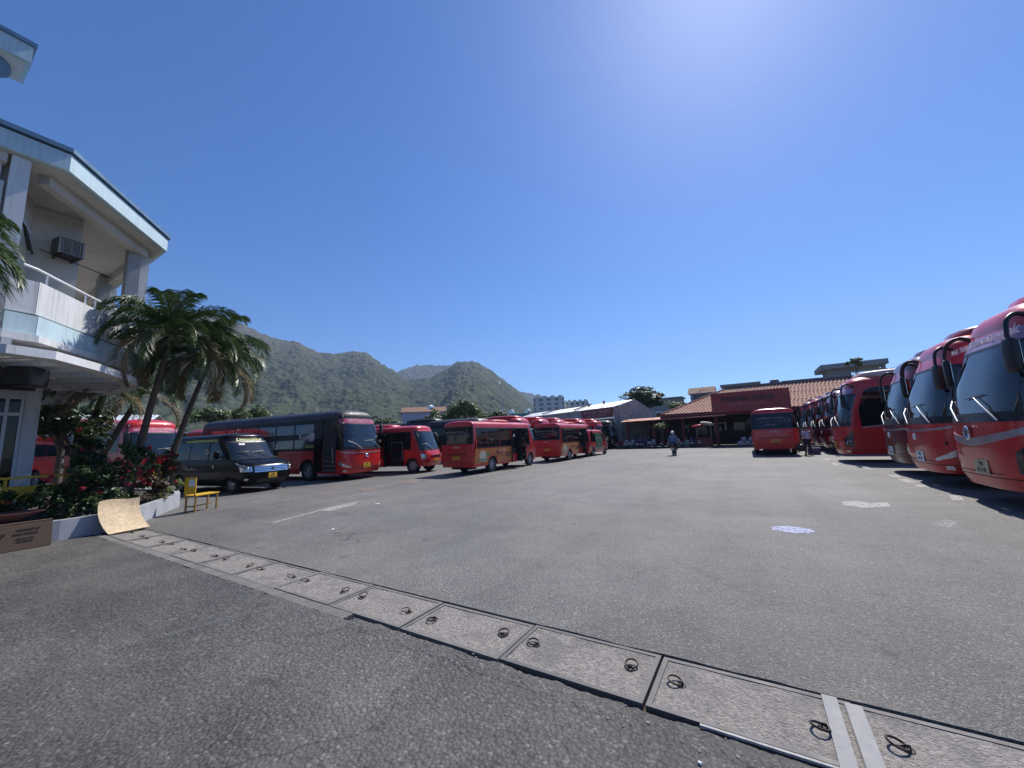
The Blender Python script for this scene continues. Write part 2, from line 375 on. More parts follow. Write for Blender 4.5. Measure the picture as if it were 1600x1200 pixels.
def coach(label, loc, rz, st, group=None, L=12., name='coach'):
    B = Body(L, CP, .62, 3.4, .3, 5, 3.48, (1.0, .5), 2.6); o = empty(name, label, 'coach', loc, rz, group)
    body = st.get('body', red); up = st.get('upper', body); rf = st.get('roof', body)
    wh = (-2.65, -L+3.2); zl = 1.46
    B.shell(B.zb, zl, 6, wh, arch=.56, zc=.5).build('lower_body', body, o, 35)
    B.shell(zl, 3.0, 4, front=False).build('upper_body', up, o, 35)
    B.roof().build('roof', rf, o, 50)
    # front header above the glass and pillars
    zt = st.get('gt', 2.72)
    g = MB(); B.patch(g, 'F', -90, 90, zt, 3.0, 28, 3, 0, thick=.03); g.build('front_header', st.get('header', rf), o, 50)
    for sg in (1, -1):
        g = MB(); B.patch(g, 'F', sg*66, sg*90, zl, zt, 6, 6, 0, thick=.05); g.build('corner_pillar', up if st.get('pillar') is None else st['pillar'], o, 50)
    g = MB(); B.patch(g, 'F', -71, 71, zl+.02, zt-.0, 24, 8, .006, thick=.012); g.build('windscreen', ws, o, 50)
    g = MB(); B.patch(g, 'F', -72, 72, zl-.02, zl+.14, 24, 1, .012, thick=.02); B.patch(g, 'F', -72, 72, zt-.03, zt+.02, 24, 1, .012); g.build('windscreen_seal', blackpl, o, 50)
    if st.get('sign', True):
        g = MB(); B.patch(g, 'F', -60, 60, zt+.02, zt+.24, 20, 2, .012); sb = g.build('destination_sign', st.get('signm', mat('pink_sign_film', (.45, .07, .14), .3, 0, .15, 6, coat=.4)), o, 50)
        p = B.F(0, zt+.13, .02); text(st.get('sign_t', 'NHA TRANG - SÀI GÒN'), .16, mat('pale_letter', (.62, .5, .55), .5), sb, (p.x+.004, 0, p.z), (R(90-12), 0, R(90)), bold=.002)
    cab(o, B, 1.05, 1.5)
    # side glazing
    if st.get('windows', 'band') == 'band':
        for sg in (1, -1):
            x = -1.0
            while x > -L+1.2:
                x1 = max(x-1.5, -L+.6)
                g = MB(); B.patch(g, 'S', x, x1+.04, 1.72, 2.78, 6, 3, .006, sg); g.build('side_window', dg, o, 50); x = x1
    elif st['windows'] == 'berths':
        wtin = mat('berth_window_glass', (.05, .06, .065), .12, 0, .3, 3, coat=.8)
        for sg in (1, -1):
            x = -2.3
            while x > -L+1.2:
                x1 = max(x-1.42, -L+.6)
                for za, zb_ in ((1.60, 2.02), (2.30, 2.78)):
                    g = MB(); B.patch(g, 'S', x, x1+.10, za, zb_, 4, 2, .008, sg); g.build('side_window', wtin, o, 50)
                x = x1
    elif st['windows'] == 'swoosh':
        for sg in (1, -1):
            zlo = lambda x: 1.55+max(0, (-x-1.2))**1.7*.13 if x > -3.9 else 2.35
            g = MB(); B.patch(g, 'S', -.80, -3.9, (lambda x: 1.42+.075*max(0, -x-.85)+.055*max(0, -x-1.6)**2), (lambda x: 2.97-.75*math.exp(-(-x-.78)*5.5)), 30, 5, .008, sg); g.build('side_window', dg, o, 50)
            g = MB(); B.patch(g, 'S', -.85, -3.9, (lambda x: 1.35+.075*max(0, -x-.85)+.055*max(0, -x-1.6)**2), (lambda x: 1.42+.075*max(0, -x-.85)+.055*max(0, -x-1.6)**2), 20, 1, .010, sg); g.build('silver_trim', silver, o, 50)
            x = -3.8
            while x > -L+1.2:
                x1 = max(x-1.6, -L+.6)
                g = MB(); B.patch(g, 'S', x, x1+.05, 1.95, 2.92, 5, 2, .008, sg); g.build('side_window', dg, o, 50); x = x1
    # front furniture
    if st.get('swoosh'):
        g = MB(); v0 = lambda a: 1.02+.28*(abs(a)/70)**1.5
        B.patch(g, 'F', -70, 70, v0, (lambda a: v0(a)+.10+.05*(1-abs(a)/70)), 28, 2, .008); g.build('silver_trim', silver, o, 50)
    if st.get('chromeline'):
        g = MB(); B.patch(g, 'F', -80, 80, (lambda a: 1.26+.10*(abs(a)/80)**2), (lambda a: 1.31+.10*(abs(a)/80)**2), 28, 1, .014); g.build('chrome_trim', silver, o, 50)
    if st.get('emblem') == 'ring':
        c = B.F(0, 1.26, .02); g = MB().lathe([(.125, 0), (.13, .02), (.11, .028), (.105, .006), (.001, .006)], c, 'X', 24); e = g.build('round_emblem', [chrome], o, 40)
        g = MB(); g.box((c.x+.02, c.y, c.z), (.02, .02, .17)); g.box((c.x+.02, c.y-.05, c.z), (.02, .02, .12), rx=R(14)); g.box((c.x+.02, c.y+.05, c.z), (.02, .02, .12), rx=R(-14)); g.box((c.x+.02, c.y, c.z), (.018, .17, .018)); g.build('emblem_bars', chrome, e)
    elif st.get('emblem') == 'oval':
        c = B.F(0, 1.14, .012); g = MB(); pts = [c+Vector((0, .12*math.cos(2*PI*k/20), .07*math.sin(2*PI*k/20))) for k in range(21)]; g.tube(pts, .012, 6, cap=False)
        g.tube([c+Vector((0, -.05, -.05)), c+Vector((0, -.03, .05))], .012, 5); g.tube([c+Vector((0, .03, -.05)), c+Vector((0, .05, .05))], .012, 5); g.tube([c+Vector((0, -.04, 0)), c+Vector((0, .04, 0))], .012, 5); g.build('oval_emblem', chrome, o, 60)
    for sg in (1, -1):
        hl = st.get('lamps', 'tall')
        if hl == 'tall':
            g = MB(); B.patch(g, 'F', sg*50, sg*76, .62, (lambda a: .95+.012*(abs(a)-50)), 8, 4, .012); h = g.build('headlight', lampdark, o, 50)
            for aa, zz in ((57, .78), (66, .86)):
                p = B.F(sg*aa, zz, .0); MB().sball(p, (.05, .13, .13), 2, 12, 6).build('lamp_bulb', lamp_c, h, 60)
        elif hl == 'round':
            g = MB(); B.patch(g, 'F', sg*48, sg*74, .62, .92, 8, 3, .010); h = g.build('headlight', chrome, o, 50)
            for aa in (54, 64): MB().sball(B.F(sg*aa, .77, .0), (.08, .17, .17), 2, 12, 6).build('lamp_bulb', lamp_c, h, 60)
        else:
            g = MB(); B.patch(g, 'F', sg*40, sg*80, (lambda a: .60+.004*(abs(a)-40)), (lambda a: .66+.007*(abs(a)-40)), 10, 2, .012); g.build('headlight', lamp_c, o, 50)
        g = MB(); B.patch(g, 'F', sg*50, sg*60, .42, .5, 4, 1, .012); g.build('fog_lamp', lamp_c, o, 50)
    g = MB(); B.patch(g, 'F', -90, 90, .515, .53, 28, 1, .005); B.patch(g, 'F', -36, 36, .58, .60, 12, 1, .005); g.build('bumper_seam', blackpl, o, 50)
    p = B.F(st.get('pa', 0), .68, .02); plate(o, tuple(p), math.atan2(p.y*.25, 1), size=(.42, .24), two=st.get('plate', ('79B', '017.42')), mt=st.get('platem', yplate))
    for sg in (1, -1): mirror_arm(o, B, sg)
    if st.get('wipers', True): wiper(o, B, -14, -46, 1.58, .30); wiper(o, B, 42, 12, 1.58, .30)
    if st.get('pod', True):
        g = MB(); g.sball((-2.6 if st.get('podf') else -L*.55, 0, 3.47), (3.2, 1.9, .42), 3.2, 20, 10); pm = g.build('air_conditioner', st.get('podm', rf), o, 50)
        g = MB()
        for k in range(7): g.box((-2.1-.22*k if st.get('podf') else -L*.55+.8-.22*k, 0, 3.685), (.12, 1.1, .02))
        g.build('vent', blackpl, pm)
    # rear glass and lamps
    g = MB(); B.patch(g, 'R', -62, 62, 1.9, 2.75, 14, 3, .008); g.build('rear_window', dg, o, 50)
    for sg in (1, -1):
        g = MB(); B.patch(g, 'R', sg*62, sg*80, .7, 1.3, 3, 3, .008); g.build('tail_lamp', lamp_r, o, 50)
    for x in wh:
        wheel(o, x, 1.08); wheel(o, x, -1.08)
    wells(o, B, wh, .56, .5); underside(o, B)
    g = MB()
    for sg in (1, -1):
        for k in range(6):
            x = -3.9-.9*k
            if x > -L+4.2: g.box((x, sg*(1.252), .85), (.012, .006, .72))
        g.box((-L*.5, sg*1.254, 1.3), (L-3.2, .004, .014))
    g.build('locker_seam', blackpl, o)
    return o, B
# -------- minibus
MP = [(.36, -.10, .97), (.55, 0, 1.0), (.95, -.03, 1.02), (1.25, -.16, 1.02), (1.7, -.34, 1.0), (2.25, -.58, .955), (2.42, -.66, .93)]
def minibus(label, loc, rz, group=None, art=True, L=6.9, num='11', leaf=True):
    B = Body(L, MP, .5, 3.2, .16, 7, 2.66, (.5, .25), 2.6, rear=[(.36, .05), (.8, 0), (1.5, .02), (2.42, .12)]); o = empty('minibus', label, 'minibus', loc, rz, group)
    wh = (-.95, -L+1.75); zl = 1.25
    d0, d1 = -1.50, -2.62     # door opening on the right-hand side
    B.shell(B.zb, zl, 5, wh, arch=.43, zc=.40, holes=[(-1, d1, d0, 0, 0)]).build('lower_body', red, o, 35)
    B.shell(zl, 2.42, 3, front=False, holes=[(-1, d1, d0, 0, 0)]).build('upper_body', red, o, 35)
    B.roof().build('roof', red, o, 50)
    g = MB(); B.patch(g, 'S', d0, d1, 2.28, 2.42, 2, 1, .0, -1); g.build('door_header', red, o)
    g = MB(); B.patch(g, 'F', -90, 90, 2.3, 2.42, 24, 2, 0, thick=.03); g.build('front_header', red, o, 50)
    for sg in (1, -1):
        g = MB(); B.patch(g, 'F', sg*68, sg*90, zl, 2.3, 5, 5, 0, thick=.04); g.build('corner_pillar', red, o, 50)
    g = MB(); B.patch(g, 'F', -72, 72, zl+.02, 2.3, 20, 6, .006, thick=.01); g.build('windscreen', ws, o, 50)
    g = MB(); B.patch(g, 'F', -74, 74, zl-.02, zl+.08, 20, 1, .01); B.patch(g, 'F', -74, 74, 2.27, 2.31, 20, 1, .01); g.build('windscreen_seal', blackpl, o, 50)
    cab(o, B, .75, 1.3, 2.0, .75)
    # step well behind the open door
    g = MB(); g.box(((d0+d1)/2, -.55, .45), (d0-d1, .8, .06)); g.box(((d0+d1)/2, -.4, .68), (d0-d1, .5, .3)); g.box(((d0+d1)/2, -.2, 1.5), (d0-d1, .04, 1.6)); g.build('step_well', inter, o)
    g = MB().tube([(d0-.1, -1.0, .75), (d0-.1, -.97, 1.6), (d0-.25, -.93, 1.75)], .016, 6); g.tube([(d1+.1, -.9, 1.7), (d0-.1, -.85, 1.72)], .014, 6); g.build('grab_rail', silver, o, 60)
    # folded door leaf standing proud of the side
    lf = MB().box((d1+.03, -1.16, 1.32), (.035, .34, 1.86)).build('door', blackpl, o)
    MB().box((d1+.05, -1.16, 1.55), (.012, .26, 1.2)).build('door_glass', tg, lf)
    lf = MB().box((d1-.35, -1.045, 1.32), (.55, .03, 1.86)).build('door', blackpl, o); MB().box((d1-.35, -1.066, .62), (.50, .012, .42)).build('door_panel', red, lf)
    MB().box((d1-.35, -1.063, 1.66), (.44, .01, .95)).build('door_glass', dg, lf)
    MB().lathe([(.001, -.014), (.085, -.014), (.085, 0)], (d1-.38, -1.062, 1.85), 'Y', 20).build('round_sticker', whitep, lf)
    # windows
    for sg in (1, -1):
        segs = [(-1.05, -1.55), (-3.25, -4.35), (-4.4, -5.55), (-5.6, -L+.38)] if sg < 0 else [(-1.05, -1.9), (-1.95, -3.1), (-3.15, -4.35), (-4.4, -5.55), (-5.6, -L+.38)]
        for x0, x1 in segs:
            g = MB(); B.patch(g, 'S', x0, x1, 1.32, 2.24, 4, 2, .008, sg); wn = g.build('side_window', tg if sg < 0 else dg, o, 50)
            g = MB(); B.patch(g, 'S', x0, x1, 1.92, 1.95, 3, 1, .016, sg); B.patch(g, 'S', (x0+x1)/2+.015, (x0+x1)/2-.015, 1.95, 2.24, 1, 1, .016, sg); g.build('window_bar', blackpl, wn)
        g = MB(); B.patch(g, 'S', -1.0, -L+.32, 1.27, 1.32, 12, 1, .010, sg); B.patch(g, 'S', -1.0, -L+.32, 2.24, 2.29, 12, 1, .010, sg); g.build('window_seal', blackpl, o, 50)
    g = MB(); g.box((-L/2-1.0, 0, 1.7), (L-3.2, 1.7, .9)); g.build('cabin_lining', inter, o)
    MB().box(((d0+d1)/2, -.12, 1.4), (d0-d1-.04, .02, 1.9)).build('doorway_backing', blackpl, o)
    # rear
    g = MB(); B.patch(g, 'R', -56, 56, 1.52, 2.32, 14, 4, .010); rw = g.build('rear_window', dg, o, 50)
    g = MB(); B.patch(g, 'R', -58, 58, 1.48, 1.52, 14, 1, .014); B.patch(g, 'R', -58, 58, 2.32, 2.36, 14, 1, .014)
    for sg in (1, -1): B.patch(g, 'R', sg*56, sg*59, 1.5, 2.34, 1, 4, .014)
    g.build('rear_window_seal', blackpl, o, 50)
    xr = -L+.02; rot = (R(90+6), 0, R(-90)); pale = mat('pale_window_lettering', (.30, .31, .33), .6)
    xq = xr-.02+.03
    for k, (tt, sz, zz) in enumerate((('PHƯƠNG TRANG', .15, 2.08), ('NHA TRANG - CAM RANH', .085, 1.9), ('1900 6067', .12, 1.72))):
        q = B.Rr(0, zz, .016); text(tt, sz, pale, rw, (q.x, .12, zz), rot)
    q = B.Rr(0, 1.93, .016); c = (q.x, -.6, 1.93)
    MB().tube([Vector((c[0], c[1]+.125*math.cos(2*PI*k/20), c[2]+.125*math.sin(2*PI*k/20))) for k in range(21)], .012, 5, cap=False).build('route_ring', pale, rw, 60)
    text(num, .15, pale, rw, c, rot)
    q = B.Rr(0, 1.33, .01); text('50F-003.18', .10, mat('pale_letter', (.62, .5, .55), .5), o, (q.x, 0, 1.33), (R(90), 0, R(-90)), bold=.002)
    g = MB(); B.patch(g, 'R', -34, 34, .98, 1.02, 8, 1, .012); g.build('tailgate_handle', blackpl, o, 50)
    plate(o, (-L-.012, 0, .82), PI, s='79B-012.63')
    for sg in (1, -1):
        g = MB(); B.patch(g, 'R', sg*62, sg*76, .8, 1.35, 3, 3, .012); g.build('tail_lamp', lamp_r, o, 50)
        g = MB(); B.patch(g, 'R', sg*50, sg*62, .5, .56, 3, 1, .012); g.build('reflector', lamp_r, o, 50)
        g = MB(); B.patch(g, 'F', sg*44, sg*76, .78, (lambda a: .98+.002*(abs(a)-44)), 8, 3, .012); g.build('headlight', lamp_c, o, 50)
    g = MB(); B.patch(g, 'F', -90, 90, .58, .60, 24, 1, .006); B.patch(g, 'R', -88, 88, .60, .62, 14, 1, .006); g.build('bumper_seam', blackpl, o, 50)
    g = MB(); B.patch(g, 'F', -30, 30, .80, .94, 10, 1, .012); g.build('grille', chrome, o, 50)
    plate(o, tuple(B.F(0, .68, .015)), 0, s='79B-012.63')
    if art:
        og = mat('orange_advert_film', (.50, .15, .03), .4, 0, .35, 2.2, coat=.3); cr = mat('cream_advert_print', (.58, .50, .36), .5, 0, .25, 5); gr = mat('green_advert_print', (.08, .25, .12), .5, 0, .3, 4); br = mat('brown_advert_print', (.20, .06, .03), .5, 0, .4, 6)
        g = MB(); B.patch(g, 'S', -3.15, -4.72, .5, 1.24, 4, 2, .005, -1); B.patch(g, 'S', -5.6, -L+.2, .5, 1.24, 4, 2, .005, -1); B.patch(g, 'S', -4.72, -5.6, .86, 1.24, 4, 2, .005, -1); ad = g.build('advert_panel', og, o, 50)
        g = MB(); B.patch(g, 'S', -5.75, -6.35, .60, (lambda x: .98+.16*math.cos((x+6.05)*5)), 8, 2, .010, -1); g.build('advert_picture', cr, ad)
        g = MB(); B.patch(g, 'S', -5.68, -6.5, .66, .72, 6, 1, .013, -1); B.patch(g, 'S', -5.5, -5.72, .86, 1.02, 4, 1, .011, -1); g.build('advert_picture', gr, ad)
        g = MB(); B.patch(g, 'S', -4.2, -5.0, .9, (lambda x: 1.02+.1*math.sin(x*9)), 8, 1, .010, -1); B.patch(g, 'S', -3.3, -3.9, .72, (lambda x: 1.0+.08*math.sin(x*11)), 8, 1, .010, -1); g.build('advert_picture', br, ad)
        q = B.W(1.1)+.016; text('Nha Trang', .17, cr, ad, (-4.2, -q, 1.09), (R(90), 0, 0))
    for sg in (1, -1):
        p0 = B.F(sg*70, 2.2); m_ = MB().tube([p0, p0+Vector((.25, sg*.16, .02)), p0+Vector((.36, sg*.2, -.12))], .018, 6); a = m_.build('mirror_arm', blackpl, o, 60)
        MB().sball(p0+Vector((.36, sg*.2, -.32)), (.08, .18, .36), 4.5, 12, 8).build('mirror_head', blackpl, a, 60)
    wiper(o, B, -10, -40, 1.36, .22)
    g = MB(); g.sball((-L*.5, 0, 2.66), (1.9, 1.3, .26), 3.2, 18, 8); g.build('air_conditioner', mat('roof_unit_pink_red', (.50, .05, .06), .5, 0, .15, 3), o, 50)
    for x in wh: wheel(o, x, .86, .40, .22); wheel(o, x, -.86, .40, .22)
    wells(o, B, wh, .43, .40, .36)
    g = MB(); g.box((-L/2, 0, .42), (L-.5, 1.7, .10)); g.box((-L+.6, 0, .34), (.5, 1.2, .2)); g.build('underbody', rubber, o)
    return o, B
# -------- panel vans
def van(label, loc, rz, st, group=None):
    L = st['L']; B = Body(L, st['prof'], .48, 3.0, .12, 7, st['zt'], (.5, .2), 2.8, rear=[(.3, .05), (.6, 0), (1.2, .02), (st['prof'][-1][0], .10)]); o = empty(st.get('name', 'van'), label, 'van', loc, rz, group)
    body = st['body']; zl, zt = st['glass']; wh = st['wheels']; zr = B.zr; r = .34
    B.shell(B.zb, zl, 14, wh, arch=.40, zc=.34).build('lower_body', body, o, 40)
    B.shell(zl, zr, 4, front=False).build('upper_body', body, o, 40); B.roof().build('roof', body, o, 50)
    g = MB(); B.patch(g, 'F', -90, 90, zt, zr, 24, 2, 0, thick=.03); g.build('front_header', body, o, 50)
    for sg in (1, -1):
        g = MB(); B.patch(g, 'F', sg*64, sg*90, zl, zt, 5, 5, 0, thick=.04); g.build('corner_pillar', body, o, 50)
    g = MB(); B.patch(g, 'F', -66, 66, zl+.01, zt, 18, 6, .006, thick=.01); wsn = g.build('windscreen', ws, o, 50)
    g = MB(); B.patch(g, 'F', -67, 67, zl-.005, zl+.05, 18, 1, .010); B.patch(g, 'F', -67, 67, zt-.05, zt+.01, 18, 1, .010); g.build('windscreen_seal', blackpl, o, 50)
    for z_, q in ((zt-.12, -.30), (zt-.12, -.42)):
        a = B.ay(q, z_); g = MB(); B.patch(g, 'F', a-3, a+3, z_-.03, z_+.03, 2, 1, .009); g.build('inspection_sticker', whitep, o)
    cab(o, B, .75, zl+.05, 1.9, .62, w_=B.W(1.2)-.06)
    for sg in (1, -1):
        xs = B.X(zl+.1)-B.D
        g = MB(); B.patch(g, 'S', xs-.12, xs-.95, zl+.03, (lambda x: min(zt, zl+.25+1.3*max(0, xs+.02-x))), 8, 3, .008, sg); g.build('side_window', dg, o, 50)
        x = xs-1.05
        while x > -L+.6:
            x1 = max(x-1.25, -L+.3); g = MB(); B.patch(g, 'S', x, x1+.06, zl+.03, zt, 4, 3, .008, sg); g.build('side_window', dg, o, 50); x = x1
        g = MB(); B.patch(g, 'S', xs-.05, -L+.15, .74, .80, 12, 1, .018, sg); g.build('rubbing_strip', blackpl, o, 50)
        for xx in (xs-1.0, xs-2.25): 
            g = MB(); B.patch(g, 'S', xx, xx-.012, .42, zr-.05, 1, 8, .004, sg); B.patch(g, 'S', xx-.08, xx-.22, 1.02, 1.05, 1, 1, .03, sg); g.build('door_seam', blackpl, o)
        g = MB(); B.patch(g, 'F', sg*42, sg*84, .80, (lambda a: .98+.0042*(abs(a)-42)), 8, 3, .012); h = g.build('headlight', lamp_c, o, 50)
        for aa in (52, 66): MB().sball(B.F(sg*aa, .91, .0), (.06, .12, .12), 2, 12, 6).build('lamp_bulb', chrome, h, 60)
        g = MB(); B.patch(g, 'F', sg*52, sg*64, .48, .55, 4, 1, .012); g.build('fog_lamp', lamp_c, o, 50)
        g = MB(); B.patch(g, 'R', sg*64, sg*80, .8, 1.4, 3, 3, .012); g.build('tail_lamp', lamp_r, o, 50)
        p0 = B.S(sg, xs-.15, zl+.12); g = MB().tube([p0, p0+Vector((.04, sg*.15, .0))], .03, 6); a = g.build('mirror_arm', blackpl, o, 60)
        MB().sball(p0+Vector((.05, sg*.24, .08)), (.10, .20, .30), 4.5, 12, 8).build('mirror_head', st.get('mirror', blackpl), a, 60)
        MB().box(p0+Vector((-.003, sg*.24, .08)), (.008, .16, .25)).build('mirror_glass', chrome, a)
    g = MB()
    for z_ in (.77, .83, .89, .95): B.patch(g, 'F', -38, 38, z_, z_+.035, 14, 1, .018)
    gr = g.build('grille', chrome, o, 50)
    g = MB(); B.patch(g, 'F', -39, 39, .75, 1.0, 14, 1, .006); g.build('grille_backing', blackpl, gr, 50)
    g = MB(); g.sball(B.F(0, .875, .03), (.02, .17, .08), 2, 16, 6); g.build('oval_emblem', lampdark, gr, 60)
    g = MB(); B.patch(g, 'F', -34, 34, .38, .50, 10, 1, .010); g.build('bumper_intake', blackpl, o, 50)
    plate(o, tuple(B.F(0, .62, .02)), 0, size=(.34, .20), two=('79B', '021.35'))
    g = MB(); B.patch(g, 'R', -56, 56, zl+.05, zt, 10, 3, .010); g.build('rear_window', dg, o, 50)
    for x in wh: wheel(o, x, B.W(.6)-.13, r, .2); wheel(o, x, -(B.W(.6)-.13), r, .2)
    wells(o, B, wh, .40, .34, .3); g = MB(); g.box((-L/2, 0, .36), (L-.4, 1.5, .10)); g.build('underbody', rubber, o)
    wiper(o, B, -8, -30, zl+.10, .16); wiper(o, B, 30, 6, zl+.10, .16)
    return o, B
# -------- scooter
def scooter(label, loc, rz, group=None, body=None, name='scooter'):
    o = empty(name, label, 'scooter', loc, rz, group); body = body or black_p
    for x in (.62, -.62):
        t = MB().lathe([(.20, .02), (.27, .05), (.285, 0), (.27, -.05), (.20, -.02)], (0, 0, 0), 'Y', 18).build('wheel', rubber, o, 50, (x, 0, .285))
        g = MB().lathe([(.205, .03), (.205, -.03)], (0, 0, 0), 'Y', 18)
        for k in range(5): a = 2*PI*k/5; g.tube([(0, 0, 0), (.2*math.cos(a), 0, .2*math.sin(a))], .014, 4)
        g.build('rim', steel, t)
    g = MB(); g.sball((-.42, 0, .62), (.95, .30, .34), 2.6, 14, 8, ry=R(8)); g.sball((.02, 0, .36), (.62, .30, .12), 3); g.sball((.36, 0, .68), (.16, .42, .62), 3, 14, 8, ry=R(-18)); g.sball((.62, 0, .54), (.42, .13, .16), 2.4); g.build('body', body, o, 50)
    MB().sball((-.38, 0, .80), (.82, .28, .13), 3, 14, 6).build('saddle', blackpl, o, 50)
    h = MB().tube([(.30, -.34, .98), (.36, -.16, 1.02), (.38, 0, .96), (.36, .16, 1.02), (.30, .34, .98)], .018, 6).build('handlebar', blackpl, o, 60)
    MB().sball((.42, 0, .93), (.18, .26, .18), 2.6, 12, 8).build('headlight', lamp_c, h, 50)
    for sg in (1, -1):
        g = MB().tube([(.34, sg*.2, 1.0), (.32, sg*.30, 1.16)], .008, 5); g.sball((.31, sg*.31, 1.19), (.03, .12, .08), 2.5); g.build('mirror', blackpl, h, 60)
    MB().tube([(.38, 0, .9), (.60, 0, .32)], .03, 6).build('fork', steel, o, 60)
    MB().tube([(-.2, -.16, .34), (-.85, -.2, .42)], [.035, .06], 8).build('exhaust', steel, o, 60)
    MB().sball((-.90, 0, .66), (.08, .16, .10), 2.5).build('tail_lamp', lamp_r, o, 50)
    plate(o, (-.96, 0, .50), PI, size=(.19, .14), mt=whitep, two=('79', '318'))
    return o
# -------- people
def skin_body(name, joints, edges, radii, mt, parent, sub=2):
    me = bpy.data.meshes.new(name); keys = list(joints); idx = {k: i for i, k in enumerate(keys)}
    me.from_pydata([joints[k] for k in keys], [(idx[a], idx[b]) for a, b in edges], [])
    o = bpy.data.objects.new(name, me); COL.objects.link(o)
    md = o.modifiers.new('skin', 'SKIN'); me.skin_vertices.new() if not me.skin_vertices else None
    for k in keys:
        r_ = radii[k]; r_ = r_ if isinstance(r_, tuple) else (r_, r_); me.skin_vertices[0].data[idx[k]].radius = r_
    me.skin_vertices[0].data[0].use_root = True
    o.modifiers.new('sub', 'SUBSURF').levels = sub
    dgx = bpy.context.evaluated_depsgraph_get(); dgx.update(); m2 = bpy.data.meshes.new_from_object(o.evaluated_get(dgx)); bpy.data.objects.remove(o)
    m2.materials.clear(); m2.materials.append(mt); m2.shade_smooth()
    q = bpy.data.objects.new(name, m2); COL.objects.link(q); q.parent = parent; return q
skinm = mat('skin', (.36, .20, .13), .55, 0, .06, 6)
hairm = mat('black_hair', (.012, .010, .009), .5, 0, .3, 30)
def person(label, loc, rz, J, shirt, trousers, hat=None, hands=None):
    """J: joints facing local +x; body is one continuous skinned mesh, clothes are shells over it"""
    o = empty('person', label, 'person', loc, rz)
    rad = dict(pelvis=(.145, .12), waist=(.13, .11), chest=(.165, .125), neckb=.065, neck=.052, head0=.085, head=.098, top=.07)
    E_ = [('pelvis', 'waist'), ('waist', 'chest'), ('chest', 'neckb'), ('neckb', 'neck'), ('neck', 'head0'), ('head0', 'head'), ('head', 'top')]
    for s in 'lr':
        E_ += [('chest', s+'sho'), (s+'sho', s+'elb'), (s+'elb', s+'wri'), (s+'wri', s+'palm'), ('pelvis', s+'hip'), (s+'hip', s+'knee'), (s+'knee', s+'ank'), (s+'ank', s+'toe')]
        rad.update({s+'sho': .062, s+'elb': .043, s+'wri': .028, s+'palm': .033, s+'hip': .09, s+'knee': .058, s+'ank': .038, s+'toe': .034})
    b = skin_body('body', J, E_, rad, skinm, o, 2)
    hd = Vector(J['head']); f = Vector((1, 0, 0))
    g = MB(); g.sball(hd+Vector((.095, 0, -.01)), (.045, .03, .05), 2, 8, 6)
    for sg in (1, -1): g.sball(hd+Vector((.01, sg*.098, -.01)), (.03, .02, .055), 2, 8, 6)
    g.build('nose_and_ears', skinm, b, 60)
    g = MB()
    for sg in (1, -1): g.sball(hd+Vector((.088, sg*.035, .015)), (.016, .025, .014), 2, 8, 6)
    g.box(hd+Vector((.088, 0, -.055)), (.01, .045, .008)); g.build('eyes_and_mouth', hairm, b)
    g = MB(); g.sball(hd+Vector((-.022, 0, .028)), (.215, .215, .20), 2.1, 16, 10); g.build('hair', hairm, o, 60)
    # fingers
    for s in 'lr':
        p = Vector(J[s+'palm']); d = (p-Vector(J[s+'wri'])).normalized(); side = Vector((0, 1, 0))
        g = MB()
        for k in range(4):
            a = p+side*(k-1.5)*.019; g.tube([a, a+d*.045+f*.004, a+d*(.075-.006*abs(k-1))+f*.022], [.0095, .009, .007], 6)
        g.tube([p-d*.03, p-d*.0+side*(-.04 if s == 'l' else .04)+f*.02], [.011, .008], 6); g.build('fingers', skinm, b, 60)
    # clothes
    JJ = {k: v for k, v in J.items() if k in ('pelvis', 'waist', 'chest', 'neckb', 'lsho', 'rsho', 'lelb', 'relb')}
    for s in 'lr':
        a, c = Vector(J[s+'sho']), Vector(J[s+'elb']); JJ[s+'elb'] = tuple(a+(c-a)*.8)
    rr = dict(pelvis=(.175, .15), waist=(.165, .14), chest=(.185, .145), neckb=.075, lsho=.085, rsho=.085, lelb=.070, relb=.070)
    skin_body('shirt', JJ, [('pelvis', 'waist'), ('waist', 'chest'), ('chest', 'neckb'), ('chest', 'lsho'), ('chest', 'rsho'), ('lsho', 'lelb'), ('rsho', 'relb')], rr, shirt, o)
    JJ = {k: J[k] for k in ('pelvis', 'lhip', 'rhip', 'lknee', 'rknee', 'lank', 'rank')}
    skin_body('trousers', JJ, [('pelvis', 'lhip'), ('pelvis', 'rhip'), ('lhip', 'lknee'), ('rhip', 'rknee'), ('lknee', 'lank'), ('rknee', 'rank')], dict(pelvis=(.165, .14), lhip=.105, rhip=.105, lknee=.078, rknee=.078, lank=.058, rank=.058), trousers, o)
    for s in 'lr':
        a = Vector(J[s+'ank']); t = Vector(J[s+'toe']); c = (a+t)/2
        MB().sball((c.x+.01, c.y, c.z-.02), (.27, .10, .10), 2.6, 12, 6).build('shoe', blackpl, o, 60)
    return o
